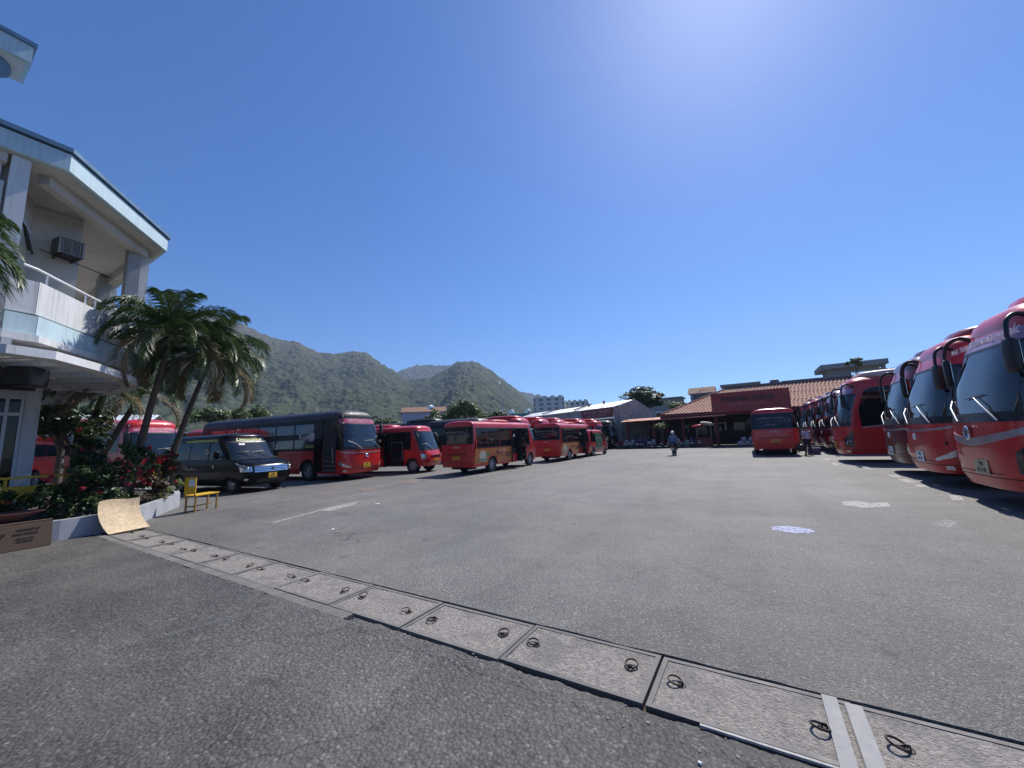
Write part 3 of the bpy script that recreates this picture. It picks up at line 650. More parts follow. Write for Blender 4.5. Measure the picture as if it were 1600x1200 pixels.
# -------- foliage
def leafmesh(name, pts, nrm, size, mt, parent=None, aspect=.5, jit=.35, sizes=None):
    """many small folded leaves, two triangles-pairs each"""
    n = len(pts); rs = np.random.RandomState(n+int(abs(pts[0][0])*100) % 1000)
    d = nrm+rs.normal(0, jit, (n, 3)); d /= np.linalg.norm(d, axis=1)[:, None]+1e-9
    a = rs.normal(0, 1, (n, 3)); u = np.cross(d, a); u /= np.linalg.norm(u, axis=1)[:, None]+1e-9; v = np.cross(d, u)
    s = (size*rs.uniform(.6, 1.35, n))[:, None]
    if sizes is not None: s = s*sizes[:, None]
    p0 = pts-u*s*.5; p1 = pts+v*s*aspect*.5-d*s*.08; p2 = pts+u*s*.5-d*s*.15; p3 = pts-v*s*aspect*.5-d*s*.08
    V = np.stack([p0, p1, p2, p3], 1).reshape(-1, 3).astype(np.float32)
    me = bpy.data.meshes.new(name); me.vertices.add(4*n); me.vertices.foreach_set('co', V.ravel())
    idx = np.arange(4*n).reshape(n, 4); tri = np.concatenate([idx[:, [0, 1, 2]], idx[:, [0, 2, 3]]], 1).reshape(-1).astype(np.int32)
    me.loops.add(6*n); me.loops.foreach_set('vertex_index', tri); me.polygons.add(2*n); me.polygons.foreach_set('loop_start', np.arange(0, 6*n, 3, dtype=np.int32)); me.update(calc_edges=True)
    me.materials.append(mt); o = bpy.data.objects.new(name, me); COL.objects.link(o)
    if parent: o.parent = parent
    return o
def leafmat(name, col, rough=.5, var=.5, vs_=2.5, trans=.25): return mat(name, col, rough, 0, var, vs_, trans=trans)
g_dark = leafmat('dark_green_leaves', (.040, .070, .018)); g_mid = leafmat('mid_green_leaves', (.10, .145, .045)); g_yel = leafmat('yellow_green_leaves', (.15, .20, .035))
g_palm = leafmat('palm_leaflets', (.058, .098, .028), .42, .45, 1.6, .2); bark = mat('grey_bark', (.10, .085, .07), .9, 0, .3, 6, bump=.6); bark_d = mat('palm_bark', (.085, .07, .058), .9, 0, .35, 5, bump=.8, bscale=18)
fl_red = leafmat('red_petals', (.36, .022, .04), .5, .3, 8, .3)
def clumps(n, c, rad, seed, k=.33, flat=.75):
    rs = np.random.RandomState(seed); C = []
    for _ in range(n):
        d = rs.normal(0, 1, 3); d /= np.linalg.norm(d); d[2] = abs(d[2])*.9-.25*rs.rand()
        C.append((np.array(c)+d*np.array(rad)*rs.uniform(.35, .95), min(rad)*k*rs.uniform(.6, 1.35)))
    return C
def fill(C, per, seed, flat=.7):
    rs = np.random.RandomState(seed); P = []; N = []
    for c, r_ in C:
        m_ = int(per*rs.uniform(.7, 1.3)); d = rs.normal(0, 1, (m_, 3)); d /= np.linalg.norm(d, axis=1)[:, None]
        rr = r_*rs.uniform(.55, 1.08, (m_, 1)); P.append(c+d*rr*np.array([1, 1, flat])); N.append(d*.6+np.array([0, 0, .6]))
    return np.concatenate(P), np.concatenate(N)
def tree(label, x, y, h, rad, seed, name='broadleaf_tree', mt=None, nclump=26, per=90, leaf=.26, flat=.7, trunk=None, group=None, lean=(0, 0)):
    rs = random.Random(seed); o = empty(name, label, 'tree', (x, y, 0), 0, group); cz = h-rad[2]; tr = trunk or h*.028
    g = MB(); top = Vector((lean[0], lean[1], cz)); g.tube([(0, 0, -.1), (lean[0]*.3, lean[1]*.3, cz*.5), top], [tr*1.3, tr, tr*.6], 9)
    C = clumps(nclump, (lean[0], lean[1], cz), rad, seed)
    for c, r_ in C[::2]:
        s = Vector((lean[0]*.5, lean[1]*.5, cz*(.55+.3*rs.random()))); m_ = (s+Vector(c))/2+Vector((0, 0, rad[2]*.12)); g.tube([s, m_, c], [tr*.5, tr*.3, tr*.12], 5)
    g.build('trunk', bark, o, 60)
    P, N = fill(C, per, seed, flat); leafmesh('crown', P, N, leaf, mt or g_mid, o); return o
def palm(label, base, crown, nf=16, fl=2.1, seed=1, leaflen=.5, tr=.13, trunk=True, group=None, droop=1., per=46, lw=.03):
    rs = random.Random(seed); o = empty('palm_tree', label, 'palm tree', base, 0, group); b = Vector(base); c = Vector(crown)-b
    if trunk:
        pts = []; n = 60
        for i in range(n+1):
            t = i/n; pts.append(Vector((c.x*(t**1.25), c.y*(t**1.25), c.z*t)))
        g = MB().tube([p for p in pts], [tr*(1.25-.55*i/n)*(1+.07*(i % 2)+.03*math.sin(i*1.7)) for i in range(n+1)], 12); g.build('trunk', bark_d, o, 60)
        d = (pts[-1]-pts[-2]).normalized(); MB().tube([pts[-1]-d*.05, pts[-1]+d*.35, pts[-1]+d*.75], [tr*.85, tr*.8, tr*.3], 10).build('crownshaft', mat('green_crownshaft', (.10, .13, .05), .5, 0, .3, 4), o, 60)
        c = c+d*.55
    for k in range(nf):
        az = 2*PI*(k*.382+rs.random()*.05); el = R(80-94*(k/nf)+rs.uniform(-8, 8)); L = fl*rs.uniform(.82, 1.12)
        h = Vector((math.cos(az), math.sin(az), 0)); pts = []; p = c.copy(); a = el; N_ = 14
        for i in range(N_+1):
            pts.append(p.copy()); dd = h*math.cos(a)+Vector((0, 0, 1))*math.sin(a); p = p+dd*(L/N_); a -= R((6.0+5.5*i/N_)*droop)
        g = MB().tube(pts, [.022*(1-.8*i/N_) for i in range(N_+1)], 5)
        sidev = h.cross(Vector((0, 0, 1)))
        for i in range(per):
            t = .10+.9*i/per; f = t*N_; j = min(int(f), N_-1); q = pts[j].lerp(pts[j+1], f-j); dd = (pts[j+1]-pts[j]).normalized(); up = sidev.cross(dd).normalized()
            ll = leaflen*(math.sin(PI*min(1, .18+t*.82))**.6)*rs.uniform(.85, 1.1)*(1 if t < .93 else .7)
            for sg in (1, -1):
                out = (sidev*sg*.78+dd*(.55+.3*rs.random())+up*rs.uniform(-.05, .45)).normalized(); q1 = q+out*ll*.5; q2 = q+out*ll*.96+Vector((0, 0, -ll*rs.uniform(.22, .5))); wv = dd*lw*.5+up*lw*.25
                n0 = len(g.v); g.v += [tuple(q-wv*.5), tuple(q+wv*.5), tuple(q1+wv), tuple(q1-wv), tuple(q2)]; g.f += [(n0, n0+1, n0+2, n0+3), (n0+3, n0+2, n0+4)]; g.m += [0, 0]
        g.build('frond', g_palm if k < nf-3 or not trunk else mat('dry_frond', (.17, .12, .06), .8, 0, .3, 5), o)
    return o
# ================================================================== ground
def asphalt(name, base, coarse, light=.0):
    m = bpy.data.materials.new(name); m.use_nodes = True; n = m.node_tree; N = n.nodes; K = n.links; b = N['Principled BSDF']; tc = N.new('ShaderNodeTexCoord')
    def noise_(sc, det=4, rg=.6, vec=None):
        q = N.new('ShaderNodeTexNoise'); q.inputs['Scale'].default_value = sc; q.inputs['Detail'].default_value = det; q.inputs['Roughness'].default_value = rg; K.new(vec or tc.outputs['Object'], q.inputs['Vector']); return q.outputs['Fac']
    def rng(src, a, c, d, e):
        q = N.new('ShaderNodeMapRange'); q.inputs['From Min'].default_value = a; q.inputs['From Max'].default_value = c; q.inputs['To Min'].default_value = d; q.inputs['To Max'].default_value = e; K.new(src, q.inputs['Value']); return q.outputs[0]
    def mul(a, c):
        q = N.new('ShaderNodeMath'); q.operation = 'MULTIPLY'; K.new(a, q.inputs[0]); K.new(c, q.inputs[1]); return q.outputs[0]
    mp = N.new('ShaderNodeMapping'); mp.inputs['Scale'].default_value = (1.0, .10, 1); K.new(tc.outputs['Object'], mp.inputs['Vector'])
    mp2 = N.new('ShaderNodeMapping'); mp2.inputs['Scale'].default_value = (.18, 1.1, 1); mp2.inputs['Rotation'].default_value = (0, 0, .5); K.new(tc.outputs['Object'], mp2.inputs['Vector'])
    big = rng(noise_(.22, 5, .6), .32, .68, .80, 1.18); med = rng(noise_(1.6, 6, .7), .3, .7, .88, 1.12); strk = rng(noise_(1.1, 5, .6, mp.outputs[0]), .35, .65, .92, 1.06); strk2 = rng(noise_(.9, 5, .65, mp2.outputs[0]), .4, .7, 1.04, .86)
    fine = rng(noise_(coarse, 3, .8), .28, .72, .50, 1.55); grit = rng(noise_(coarse*.33, 4, .75), .3, .7, .78, 1.24)
    vo = N.new('ShaderNodeTexVoronoi'); vo.inputs['Scale'].default_value = coarse*.9; K.new(tc.outputs['Object'], vo.inputs['Vector'])
    st = rng(vo.outputs['Distance'], .0, .7, 1.30, .62)
    wn = N.new('ShaderNodeTexWhiteNoise'); K.new(vo.outputs['Position'], wn.inputs['Vector']); stone = rng(wn.outputs['Value'], .80, 1.0, 1.0, 1.9)
    v = mul(mul(mul(mul(mul(mul(mul(big, med), strk), fine), st), stone), strk2), grit)
    vm = N.new('ShaderNodeVectorMath'); vm.operation = 'SCALE'; vm.inputs[0].default_value = base; K.new(v, vm.inputs['Scale']); col = vm.outputs[0]
    # brownish dust in broad patches
    dm = N.new('ShaderNodeMix'); dm.data_type = 'RGBA'; dm.inputs['B'].default_value = (.19, .165, .135, 1); K.new(rng(noise_(.45, 9, .75), .45, .75, 0, .5), dm.inputs['Factor']); K.new(col, dm.inputs['A']); col = dm.outputs['Result']
    # oil drips
    oi = N.new('ShaderNodeMix'); oi.data_type = 'RGBA'; oi.inputs['B'].default_value = (.03, .028, .027, 1); K.new(rng(noise_(2.7, 3, .5), .64, .73, 0, .38), oi.inputs['Factor']); K.new(col, oi.inputs['A']); col = oi.outputs['Result']
    # hairline cracks and repair patches
    vc = N.new('ShaderNodeTexVoronoi'); vc.feature = 'DISTANCE_TO_EDGE'; vc.inputs['Scale'].default_value = .55
    wv = N.new('ShaderNodeVectorMath'); wv.operation = 'ADD'; nq = N.new('ShaderNodeTexNoise'); nq.inputs['Scale'].default_value = 1.3; nq.inputs['Detail'].default_value = 8; K.new(tc.outputs['Object'], nq.inputs['Vector'])
    sc_ = N.new('ShaderNodeVectorMath'); sc_.operation = 'SCALE'; sc_.inputs['Scale'].default_value = 1.4; K.new(nq.outputs['Color'], sc_.inputs[0]); K.new(tc.outputs['Object'], wv.inputs[0]); K.new(sc_.outputs[0], wv.inputs[1]); K.new(wv.outputs[0], vc.inputs['Vector'])
    ck = mul(rng(vc.outputs['Distance'], .004, .013, 1, 0), rng(noise_(.35, 3, .5), .55, .63, 0, .6))
    cm = N.new('ShaderNodeMix'); cm.data_type = 'RGBA'; cm.inputs['B'].default_value = (.022, .02, .02, 1); K.new(ck, cm.inputs['Factor']); K.new(col, cm.inputs['A']); col = cm.outputs['Result']
    vp = N.new('ShaderNodeTexVoronoi'); vp.distance = 'CHEBYCHEV'; vp.inputs['Scale'].default_value = .16; K.new(tc.outputs['Object'], vp.inputs['Vector']); wq = N.new('ShaderNodeTexWhiteNoise'); K.new(vp.outputs['Position'], wq.inputs['Vector'])
    pm = N.new('ShaderNodeVectorMath'); pm.operation = 'SCALE'; K.new(col, pm.inputs[0]); K.new(rng(wq.outputs['Value'], 0, 1, .93, 1.06), pm.inputs['Scale']); col = pm.outputs[0]
    # rubber laid down along the lane
    wt = N.new('ShaderNodeTexWave'); wt.bands_direction = 'X'; wt.inputs['Scale'].default_value = .17; wt.inputs['Distortion'].default_value = 5.; wt.inputs['Detail'].default_value = 3; wt.inputs['Detail Scale'].default_value = .35; K.new(tc.outputs['Object'], wt.inputs['Vector'])
    tm_ = N.new('ShaderNodeVectorMath'); tm_.operation = 'SCALE'; K.new(col, tm_.inputs[0]); K.new(rng(wt.outputs['Fac'], .8, 1.0, 1.0, .93), tm_.inputs['Scale']); col = tm_.outputs[0]
    K.new(col, b.inputs['Base Color']); b.inputs['Roughness'].default_value = .66; b.inputs['Specular IOR Level'].default_value = .4
    ad = N.new('ShaderNodeMath'); ad.operation = 'SUBTRACT'; K.new(noise_(coarse*.8, 4, .8), ad.inputs[0]); K.new(vo.outputs['Distance'], ad.inputs[1])
    b1 = N.new('ShaderNodeBump'); b1.inputs['Strength'].default_value = .85; b1.inputs['Distance'].default_value = .009; K.new(ad.outputs[0], b1.inputs['Height'])
    b2 = N.new('ShaderNodeBump'); b2.inputs['Strength'].default_value = .5; b2.inputs['Distance'].default_value = .03; K.new(noise_(2.2, 5, .6), b2.inputs['Height']); K.new(b1.outputs[0], b2.inputs['Normal'])
    K.new(b2.outputs[0], b.inputs['Normal']); return m
asph_near = asphalt('coarse_road_asphalt', (.080, .077, .073), 46.)
asph_yard = asphalt('yard_asphalt', (.148, .143, .134), 80.)
soil = mat('brown_soil', (.055, .042, .03), .95, 0, .4, 4, bump=.8, bscale=25)
conc = mat('weathered_concrete', (.26, .245, .225), .9, 0, .22, 3.2, bump=.5, bscale=60, dirt=.75, dirtcol=(.10, .095, .085))
conc2 = mat('speckled_plate_concrete', (.245, .222, .20), .9, 0, .5, 34, bump=1., bscale=70, dirt=.9, dirtcol=(.10, .094, .09), dscale=3.2)
angle_st = mat('worn_steel_angle', (.105, .103, .105), .65, .2, .3, 7, dirt=.9, dirtcol=(.12, .08, .055))
bright_st = mat('bright_worn_steel', (.19, .19, .20), .6, 0, .3, 14, dirt=.6, dirtcol=(.14, .12, .11))
rusty = mat('dark_rusty_iron', (.06, .045, .04), .65, .5, .3, 14)
scrub = mat('far_town_ground', (.07, .075, .05), .95, 0, .35, .05)
g = MB(); g.add([(-3600, -3600, -.06), (3600, -3600, -.06), (3600, 3600, -.06), (-3600, 3600, -.06)], [(0, 1, 2, 3)]); tag(g.build('ground', scrub), kind='structure')
def sheet(name, mt, x0, x1, y0, y1, z, edge=None, which=0, n=700, amp=.02, th=.045):
    g = MB(); lo = []; hi = []
    for i in range(n+1):
        x = x0+(x1-x0)*i/n; j = amp*(mnoise.noise((x*2.3, 5, which))+.6*mnoise.noise((x*9, 1, which))+.35*mnoise.noise((x*31, 2, which)))
        lo.append(Vector((x, y0+(j if edge == 'lo' else 0), z))); hi.append(Vector((x, y1+(j if edge == 'hi' else 0), z)))
    g.grid([lo, hi]); e = lo if edge == 'lo' else hi
    g.grid([[p-Vector((0, 0, th)) for p in e], e]); o = g.build(name, mt); tag(o, kind='structure'); return o
sheet('road', asph_near, -40, 40, -40, 2.485, .006, 'hi', 3, 1600, .045)
rows = []
for j in range(9):
    rows.append([Vector((-3.45+i*.02, 2.38+.205*j/8+(.022*(mnoise.noise((i*.09, 3, 3))+.7*mnoise.noise((i*.37, 3, 1))) if j == 8 else 0), .009-(.005 if j == 0 else 0)-(.020*(j/8)**3)+(.007*mnoise.noise((i*.31, j*.8, 7))+.004*mnoise.noise((i*.9, j*1.7, 2)) if 0 < j else 0))) for i in range(900)])
g = MB(); g.grid(rows, 0, [[p-Vector((0, 0, .035)) for p in r_] for r_ in rows]); tag(g.build('road_edge', asph_near), kind='structure')
sheet('yard', asph_yard, -70, 60, 3.24, 49.0, .004, 'lo', 7, 1600, .014)
g = MB(); g.box((-4, 2.86, -.05), (40, .9, .02)); tag(g.build('drain_bed', soil), kind='structure')
g = MB()
for i in range(40):
    x = -12.3+i*.24
    if x > -3.5: break
    g.box((x, 2.545+.006*mnoise.noise((x, 0, 0)), -.018), (.236, .115, .046), rz=.01*mnoise.noise((x*3, 2, 0)))
tag(g.build('kerb', mat('dusty_kerb_cement', (.15, .145, .135), .9, 0, .3, 5, bump=.5, dirt=.7)), kind='structure')
# drain covers: one thing each
def drain_cover(k, x0, label):
    o = empty('drain_cover', label, 'drain cover', (x0+.54, 2.92, 0), 0, 'concrete drain covers set across the yard entrance'); Lc = 1.062 if k >= 8 else 1.070; Wd = .60
    dz = -.004*((k*7) % 3); g = MB(); nn = 14; rows = []
    for j in range(8):
        rows.append([Vector((-Lc/2+.035+(Lc-.07)*i/nn, -Wd/2+.035+(Wd-.07)*j/7, -.002+dz+.004*mnoise.noise((x0*3+i*.4, j*.5, 1)))) for i in range(nn+1)])
    g.grid(rows, 0, [[p-Vector((0, 0, .06)) for p in r_] for r_ in rows]); s = g.build('slab', conc2, o, 30)
    g = MB(); w_ = .034; z0 = dz-.02
    g.box((0, -Wd/2+w_/2, z0), (Lc, w_, .05)); g.box((0, Wd/2-w_/2, z0-.001), (Lc, w_, .048)); g.box((-Lc/2+w_/2, 0, z0), (w_, Wd-2*w_, .05)); g.box((Lc/2-w_/2, 0, z0), (w_, Wd-2*w_, .05))
    g.build('steel_frame' if k >= 9 else 'concrete_rim', angle_st if k >= 9 else mat('dusty_cement_rim', (.155, .148, .14), .9, 0, .3, 5, bump=.4, dirt=.6), o)
    rr = random.Random(k)
    for sg in (-1, 1):
        cx, cy = sg*(Lc/2-.16), rr.uniform(-.03, .04); a = rr.uniform(0, PI); tl = rr.uniform(.05, .3); pts = []
        for i in range(19):
            t = 2*PI*i/18; q = Vector((.043*math.cos(t), .043*math.sin(t)+.04, 0)); q = Matrix.Rotation(tl, 3, 'X') @ q; pts.append(Matrix.Rotation(a, 3, 'Z') @ q+Vector((cx, cy, .012+dz)))
        rg = MB().tube(pts, .0065 if k > 7 else .0045, 6, cap=False).build('lifting_ring', rusty, o, 60)
        g = MB().tube([(cx-.012, cy, dz-.01), (cx-.010, cy, .022+dz), (cx+.010, cy, .022+dz), (cx+.012, cy, dz-.01)], .006, 6); g.lathe([(.032, -.006+dz), (.03, .001+dz), (.02, -.004+dz)], (cx, cy, .002), 'Z', 12); g.build('staple', rusty, rg, 60)
    return o
names = ['beside the plywood sheet', 'second from the plywood sheet', 'third from the plywood sheet', 'fourth from the plywood sheet', 'fifth from the plywood sheet', 'sixth from the plywood sheet', 'seventh from the plywood sheet', 'eighth from the plywood sheet', 'ninth from the plywood sheet', 'pale, full steel frame, near the centre', 'brownish, near edge painted white', 'beyond the two bright steel strips', 'outside the right edge of the view']
for k in range(13):
    x0 = -.756+1.08*(k-10)+.009
    if x0 < -11.8: continue
    drain_cover(k, x0, 'concrete drain cover with two rings, '+names[k])
g = MB(); g.box((.27-.045, 2.90, .006), (.075, .64, .006)); tag(g.build('steel_strip', bright_st), 'left of two bright steel strips lying across the drain joint', 'steel strip', 'bright steel strips on the drain joint')
g = MB(); g.box((.27+.065, 2.88, .006), (.08, .62, .006)); tag(g.build('steel_strip', bright_st), 'right of two bright steel strips lying across the drain joint', 'steel strip', 'bright steel strips on the drain joint')
g = MB(); g.box((-.12, 2.592, .004), (.62, .016, .012)); tag(g.build('painted_edge', mat('worn_white_paint', (.40, .39, .37), .8, 0, .3, 9, dirt=.8)), kind='structure')
# crumbs of asphalt along the broken edge
rs = random.Random(5); g = MB()
for i in range(900):
    x = rs.uniform(-11, 3); y = 2.50+abs(rs.gauss(0, .045))*rs.choice((1, -1))-.02; s = rs.uniform(.004, .016)*(1 if rs.random() < .96 else 2.)
    g.sball((x, y, .008 if y < 2.47 else -.002), (s*rs.uniform(.8, 1.6), s, s*.7), 2.3, 6, 4, rz=rs.random()*3)
for i in range(260):
    x = rs.uniform(-8, 6); y = rs.uniform(3.3, 9); s = rs.uniform(.005, .015); g.sball((x, y, .006), (s*1.4, s, s*.6), 2.3, 6, 3, rz=rs.random()*3)
tag(g.build('asphalt_crumbs', conc), 'loose crumbs of asphalt and grit along the broken road edge', 'gravel', kind='stuff')
# painted marks (worn sheets)
def worn_paint(name, col, thr=.5, sc=30):
    m = mat(name, col, .75, 0, .12, 10); n = m.node_tree; N = n.nodes; K = n.links; tc = N['Texture Coordinate'] if 'Texture Coordinate' in N else N.new('ShaderNodeTexCoord')
    q = N.new('ShaderNodeTexNoise'); q.inputs['Scale'].default_value = sc; q.inputs['Detail'].default_value = 7; q.inputs['Roughness'].default_value = .75; K.new(tc.outputs['Object'], q.inputs['Vector'])
    r_ = N.new('ShaderNodeMapRange'); r_.inputs['From Min'].default_value = thr-.06; r_.inputs['From Max'].default_value = thr+.06; K.new(q.outputs['Fac'], r_.inputs['Value'])
    t = N.new('ShaderNodeBsdfTransparent'); ms = N.new('ShaderNodeMixShader'); K.new(r_.outputs[0], ms.inputs[0]); K.new(t.outputs[0], ms.inputs[1]); K.new(N['Principled BSDF'].outputs[0], ms.inputs[2]); K.new(ms.outputs[0], N['Material Output'].inputs['Surface']); return m
wp = worn_paint('worn_white_marking', (.36, .35, .33), .45, 22); wp2 = worn_paint('thin_worn_marking', (.45, .44, .42), .54); bp_ = worn_paint('bluish_white_splash', (.38, .40, .56), .45, 30); pk = worn_paint('pink_worn_marking', (.42, .26, .22), .53, 12); fnt = worn_paint('faint_worn_line', (.17, .17, .165), .54, 60)
def flat(name, pts, mt, z=.008): g = MB(); g.add([(x, y, z) for x, y in pts], [tuple(range(len(pts)))]); return tag(g.build(name, mt), kind='structure')
flat('lane_marking', [(-9.40, 4.72), (-9.30, 4.76), (-9.86, 6.55), (-9.98, 6.52)], wp)
flat('lane_marking', [(-9.72, 6.10), (-9.42, 6.20), (-9.62, 7.0), (-10.1, 7.6), (-10.05, 6.9), (-10.02, 6.55)], wp, .0085)
flat('lane_marking', [(1.45, 10.70), (1.75, 10.45), (2.22, 10.8), (2.28, 11.35), (1.95, 11.1), (1.82, 11.4), (1.5, 11.15)], wp)
flat('lane_marking', [(2.3, 9.1), (2.5, 8.9), (2.75, 9.5), (2.6, 9.6)], wp2)
g = MB(); pts = [(.38+.29*math.cos(2*PI*k/22)*(1+.12*math.sin(k*2.1)), 7.94+.24*math.sin(2*PI*k/22)*(1+.15*math.cos(k*3.3)), .0085) for k in range(22)]; g.add(pts, [tuple(range(22))]); tag(g.build('paint_splash', bp_), kind='structure')
for x0, y0, x1, y1, wd in ((3.55, 12.0, 3.72, 12.75, .11), (3.62, 14.2, 3.66, 14.7, .12), (3.66, 15.2, 3.7, 16.2, .14), (3.70, 16.6, 3.74, 17.4, .14), (3.6, 19.5, 3.66, 20.8, .12), (2.95, 21.5, 3.0, 22.6, .12), (3.1, 24.8, 3.15, 26.0, .12)): flat('bay_marking', [(x0-wd, y0), (x0+wd*.6, y0), (x1+wd*.6, y1), (x1-wd, y1)], wp)
flat('bay_marking', [(3.2, 13.9), (6, 14.05), (6, 14.2), (3.2, 14.05)], wp2)
for x, y, w_, h_ in ((-12.9, 9.4, 1.0, .5), (-13.2, 11.6, .7, 1.4), (-12.5, 12.6, .6, .9), (-13.6, 8.2, 1.1, .35)): flat('bay_marking', [(x, y), (x+w_, y+.1), (x+w_*.8, y+h_), (x-.1, y+h_*.8)], pk)
for x, y in ((-12.9, 10.3), (-12.6, 11.9)): flat('bay_marking', [(x, y), (x+.55, y+.05), (x+.5, y+.14), (x-.02, y+.1)], wp)
flat('lane_marking', [(-4.9, 1.2), (-4.80, 1.18), (-4.40, 2.30), (-4.52, 2.33)], fnt, .0115)
g = MB()
for x, y, s in ((-9.08, 7.39, .09), (-7.31, 4.87, .05), (1.35, 2.85, .05), (-2.2, 20, .06), (1.9, 20.5, .05), (-.4, 2.30, .014)): g.sball((x, y, .014), (s*1.6, s, .014), 2.5, 8, 4, rz=x)
tag(g.build('litter', whitep), 'small white scraps of litter scattered over the yard asphalt', 'litter', kind='stuff')
# ================================================================== mountain
SKA = [(-94.0, 11.8), (-85.8, 14.1), (-79.9, 15.0), (-74.5, 16.0), (-70.5, 16.2), (-65.9, 14.9), (-64.3, 14.2), (-62.7, 13.8), (-61.0, 13.8), (-59.5, 13.0), (-58.2, 12.6), (-55.8, 12.7), (-54.3, 13.0), (-52.6, 12.9), (-51.2, 12.0), (-48.9, 10.6), (-46.6, 9.2), (-43.4, 9.6), (-41.0, 10.9), (-39.9, 11.7), (-38.5, 12.0), (-37.2, 11.8), (-35.8, 11.3), (-33.8, 9.9), (-32.0, 8.4), (-30.4, 7.0), (-28.7, 5.4), (-26.9, 3.7), (-25.2, 1.2)]
SKB = [(-60, 5), (-55.1, 6.6), (-50.1, 9.4), (-47.8, 10.6), (-45.7, 11.3), (-42.4, 11.3), (-40.5, 11.3), (-37.2, 10.2), (-33.4, 8.6), (-30.4, 7.1), (-27.0, 6.3), (-23.1, 5.2), (-19.4, 4.0), (-15.1, 2.2), (-11.0, 0.4)]
def vnoise(x, y, seed=0):
    xi = np.floor(x).astype(np.int64); yi = np.floor(y).astype(np.int64); fx = x-xi; fy = y-yi; fx = fx*fx*(3-2*fx); fy = fy*fy*(3-2*fy)
    def h(a, b):
        n = (a*374761393+b*668265263+seed*1442695041) & 0x7fffffff; n = ((n ^ (n >> 13))*1274126177) & 0x7fffffff; return ((n ^ (n >> 16)) & 0xffff)/65535.
    return (h(xi, yi)*(1-fx)+h(xi+1, yi)*fx)*(1-fy)+(h(xi, yi+1)*(1-fx)+h(xi+1, yi+1)*fx)*fy
def fbm(x, y, o=5, seed=0, ridged=False):
    s = 0; a = .5; t = 0
    for k in range(o):
        v = vnoise(x*2**k+17*k, y*2**k+9*k, seed+k); v = 1-abs(2*v-1) if ridged else v; s = s+a*v; t += a; a *= .5
    return s/t
def hill(name, sk, Rr_, r0, nth, nr, mt, seed, back=500, rough=5.):
    az = np.linspace(sk[0][0], sk[-1][0], nth); el = np.interp(az, [p[0] for p in sk], [p[1] for p in sk]); Rg = Rr_*(1+.10*np.sin(az*.11+seed)); H = np.tan(np.radians(el))*Rg
    u = np.concatenate([np.linspace(0, 1, nr), 1+np.linspace(0, 1, nr//4)[1:]])[None, :]; Rg = Rg[:, None]; H = H[:, None]; A = np.radians(az)[:, None]
    r = np.where(u <= 1, r0+(Rg-r0)*u, Rg+(u-1)*back); x = r*np.sin(A); y = r*np.cos(A)
    prof = np.where(u <= 1, np.clip(u, 0, 1)**1.25, 1-.55*(u-1)**1.2)
    nv = fbm(A*5.5+.5*fbm(A*9, u*3, 3, seed+5), u*2.6+.6*fbm(A*8, u*4, 3, seed+8), 4, seed, True); nv2 = fbm(x/190, y/190, 4, seed+2); spur = ((nv-.55)*.36+(nv2-.5)*.34)*np.clip(u*(1.02-u), 0, 1)*2.1
    z = H*np.clip(prof+spur, 0, 2)+rough*(fbm(x/14, y/14, 3, seed+9)-.5)*2*np.clip(u*4, 0, 1)+rough*.9*(vnoise(x/6, y/6, seed+3)-.5)*np.clip(u*4, 0, 1)+1.0*(vnoise(x/3, y/3, seed)-.5)-3
    V = np.stack([x, y, z], 2).reshape(-1, 3).astype(np.float32); nn = u.shape[1]; I = np.arange(nth*nn).reshape(nth, nn)
    Q = np.stack([I[:-1, :-1], I[:-1, 1:], I[1:, 1:], I[1:, :-1]], 2).reshape(-1, 4).astype(np.int32)
    me = bpy.data.meshes.new(name); me.vertices.add(len(V)); me.vertices.foreach_set('co', V.ravel()); me.loops.add(Q.size); me.loops.foreach_set('vertex_index', Q.ravel()); me.polygons.add(len(Q)); me.polygons.foreach_set('loop_start', np.arange(0, Q.size, 4, dtype=np.int32)); me.update(calc_edges=True); me.materials.append(mt)
    o = bpy.data.objects.new(name, me); COL.objects.link(o); tag(o, kind='structure'); return o
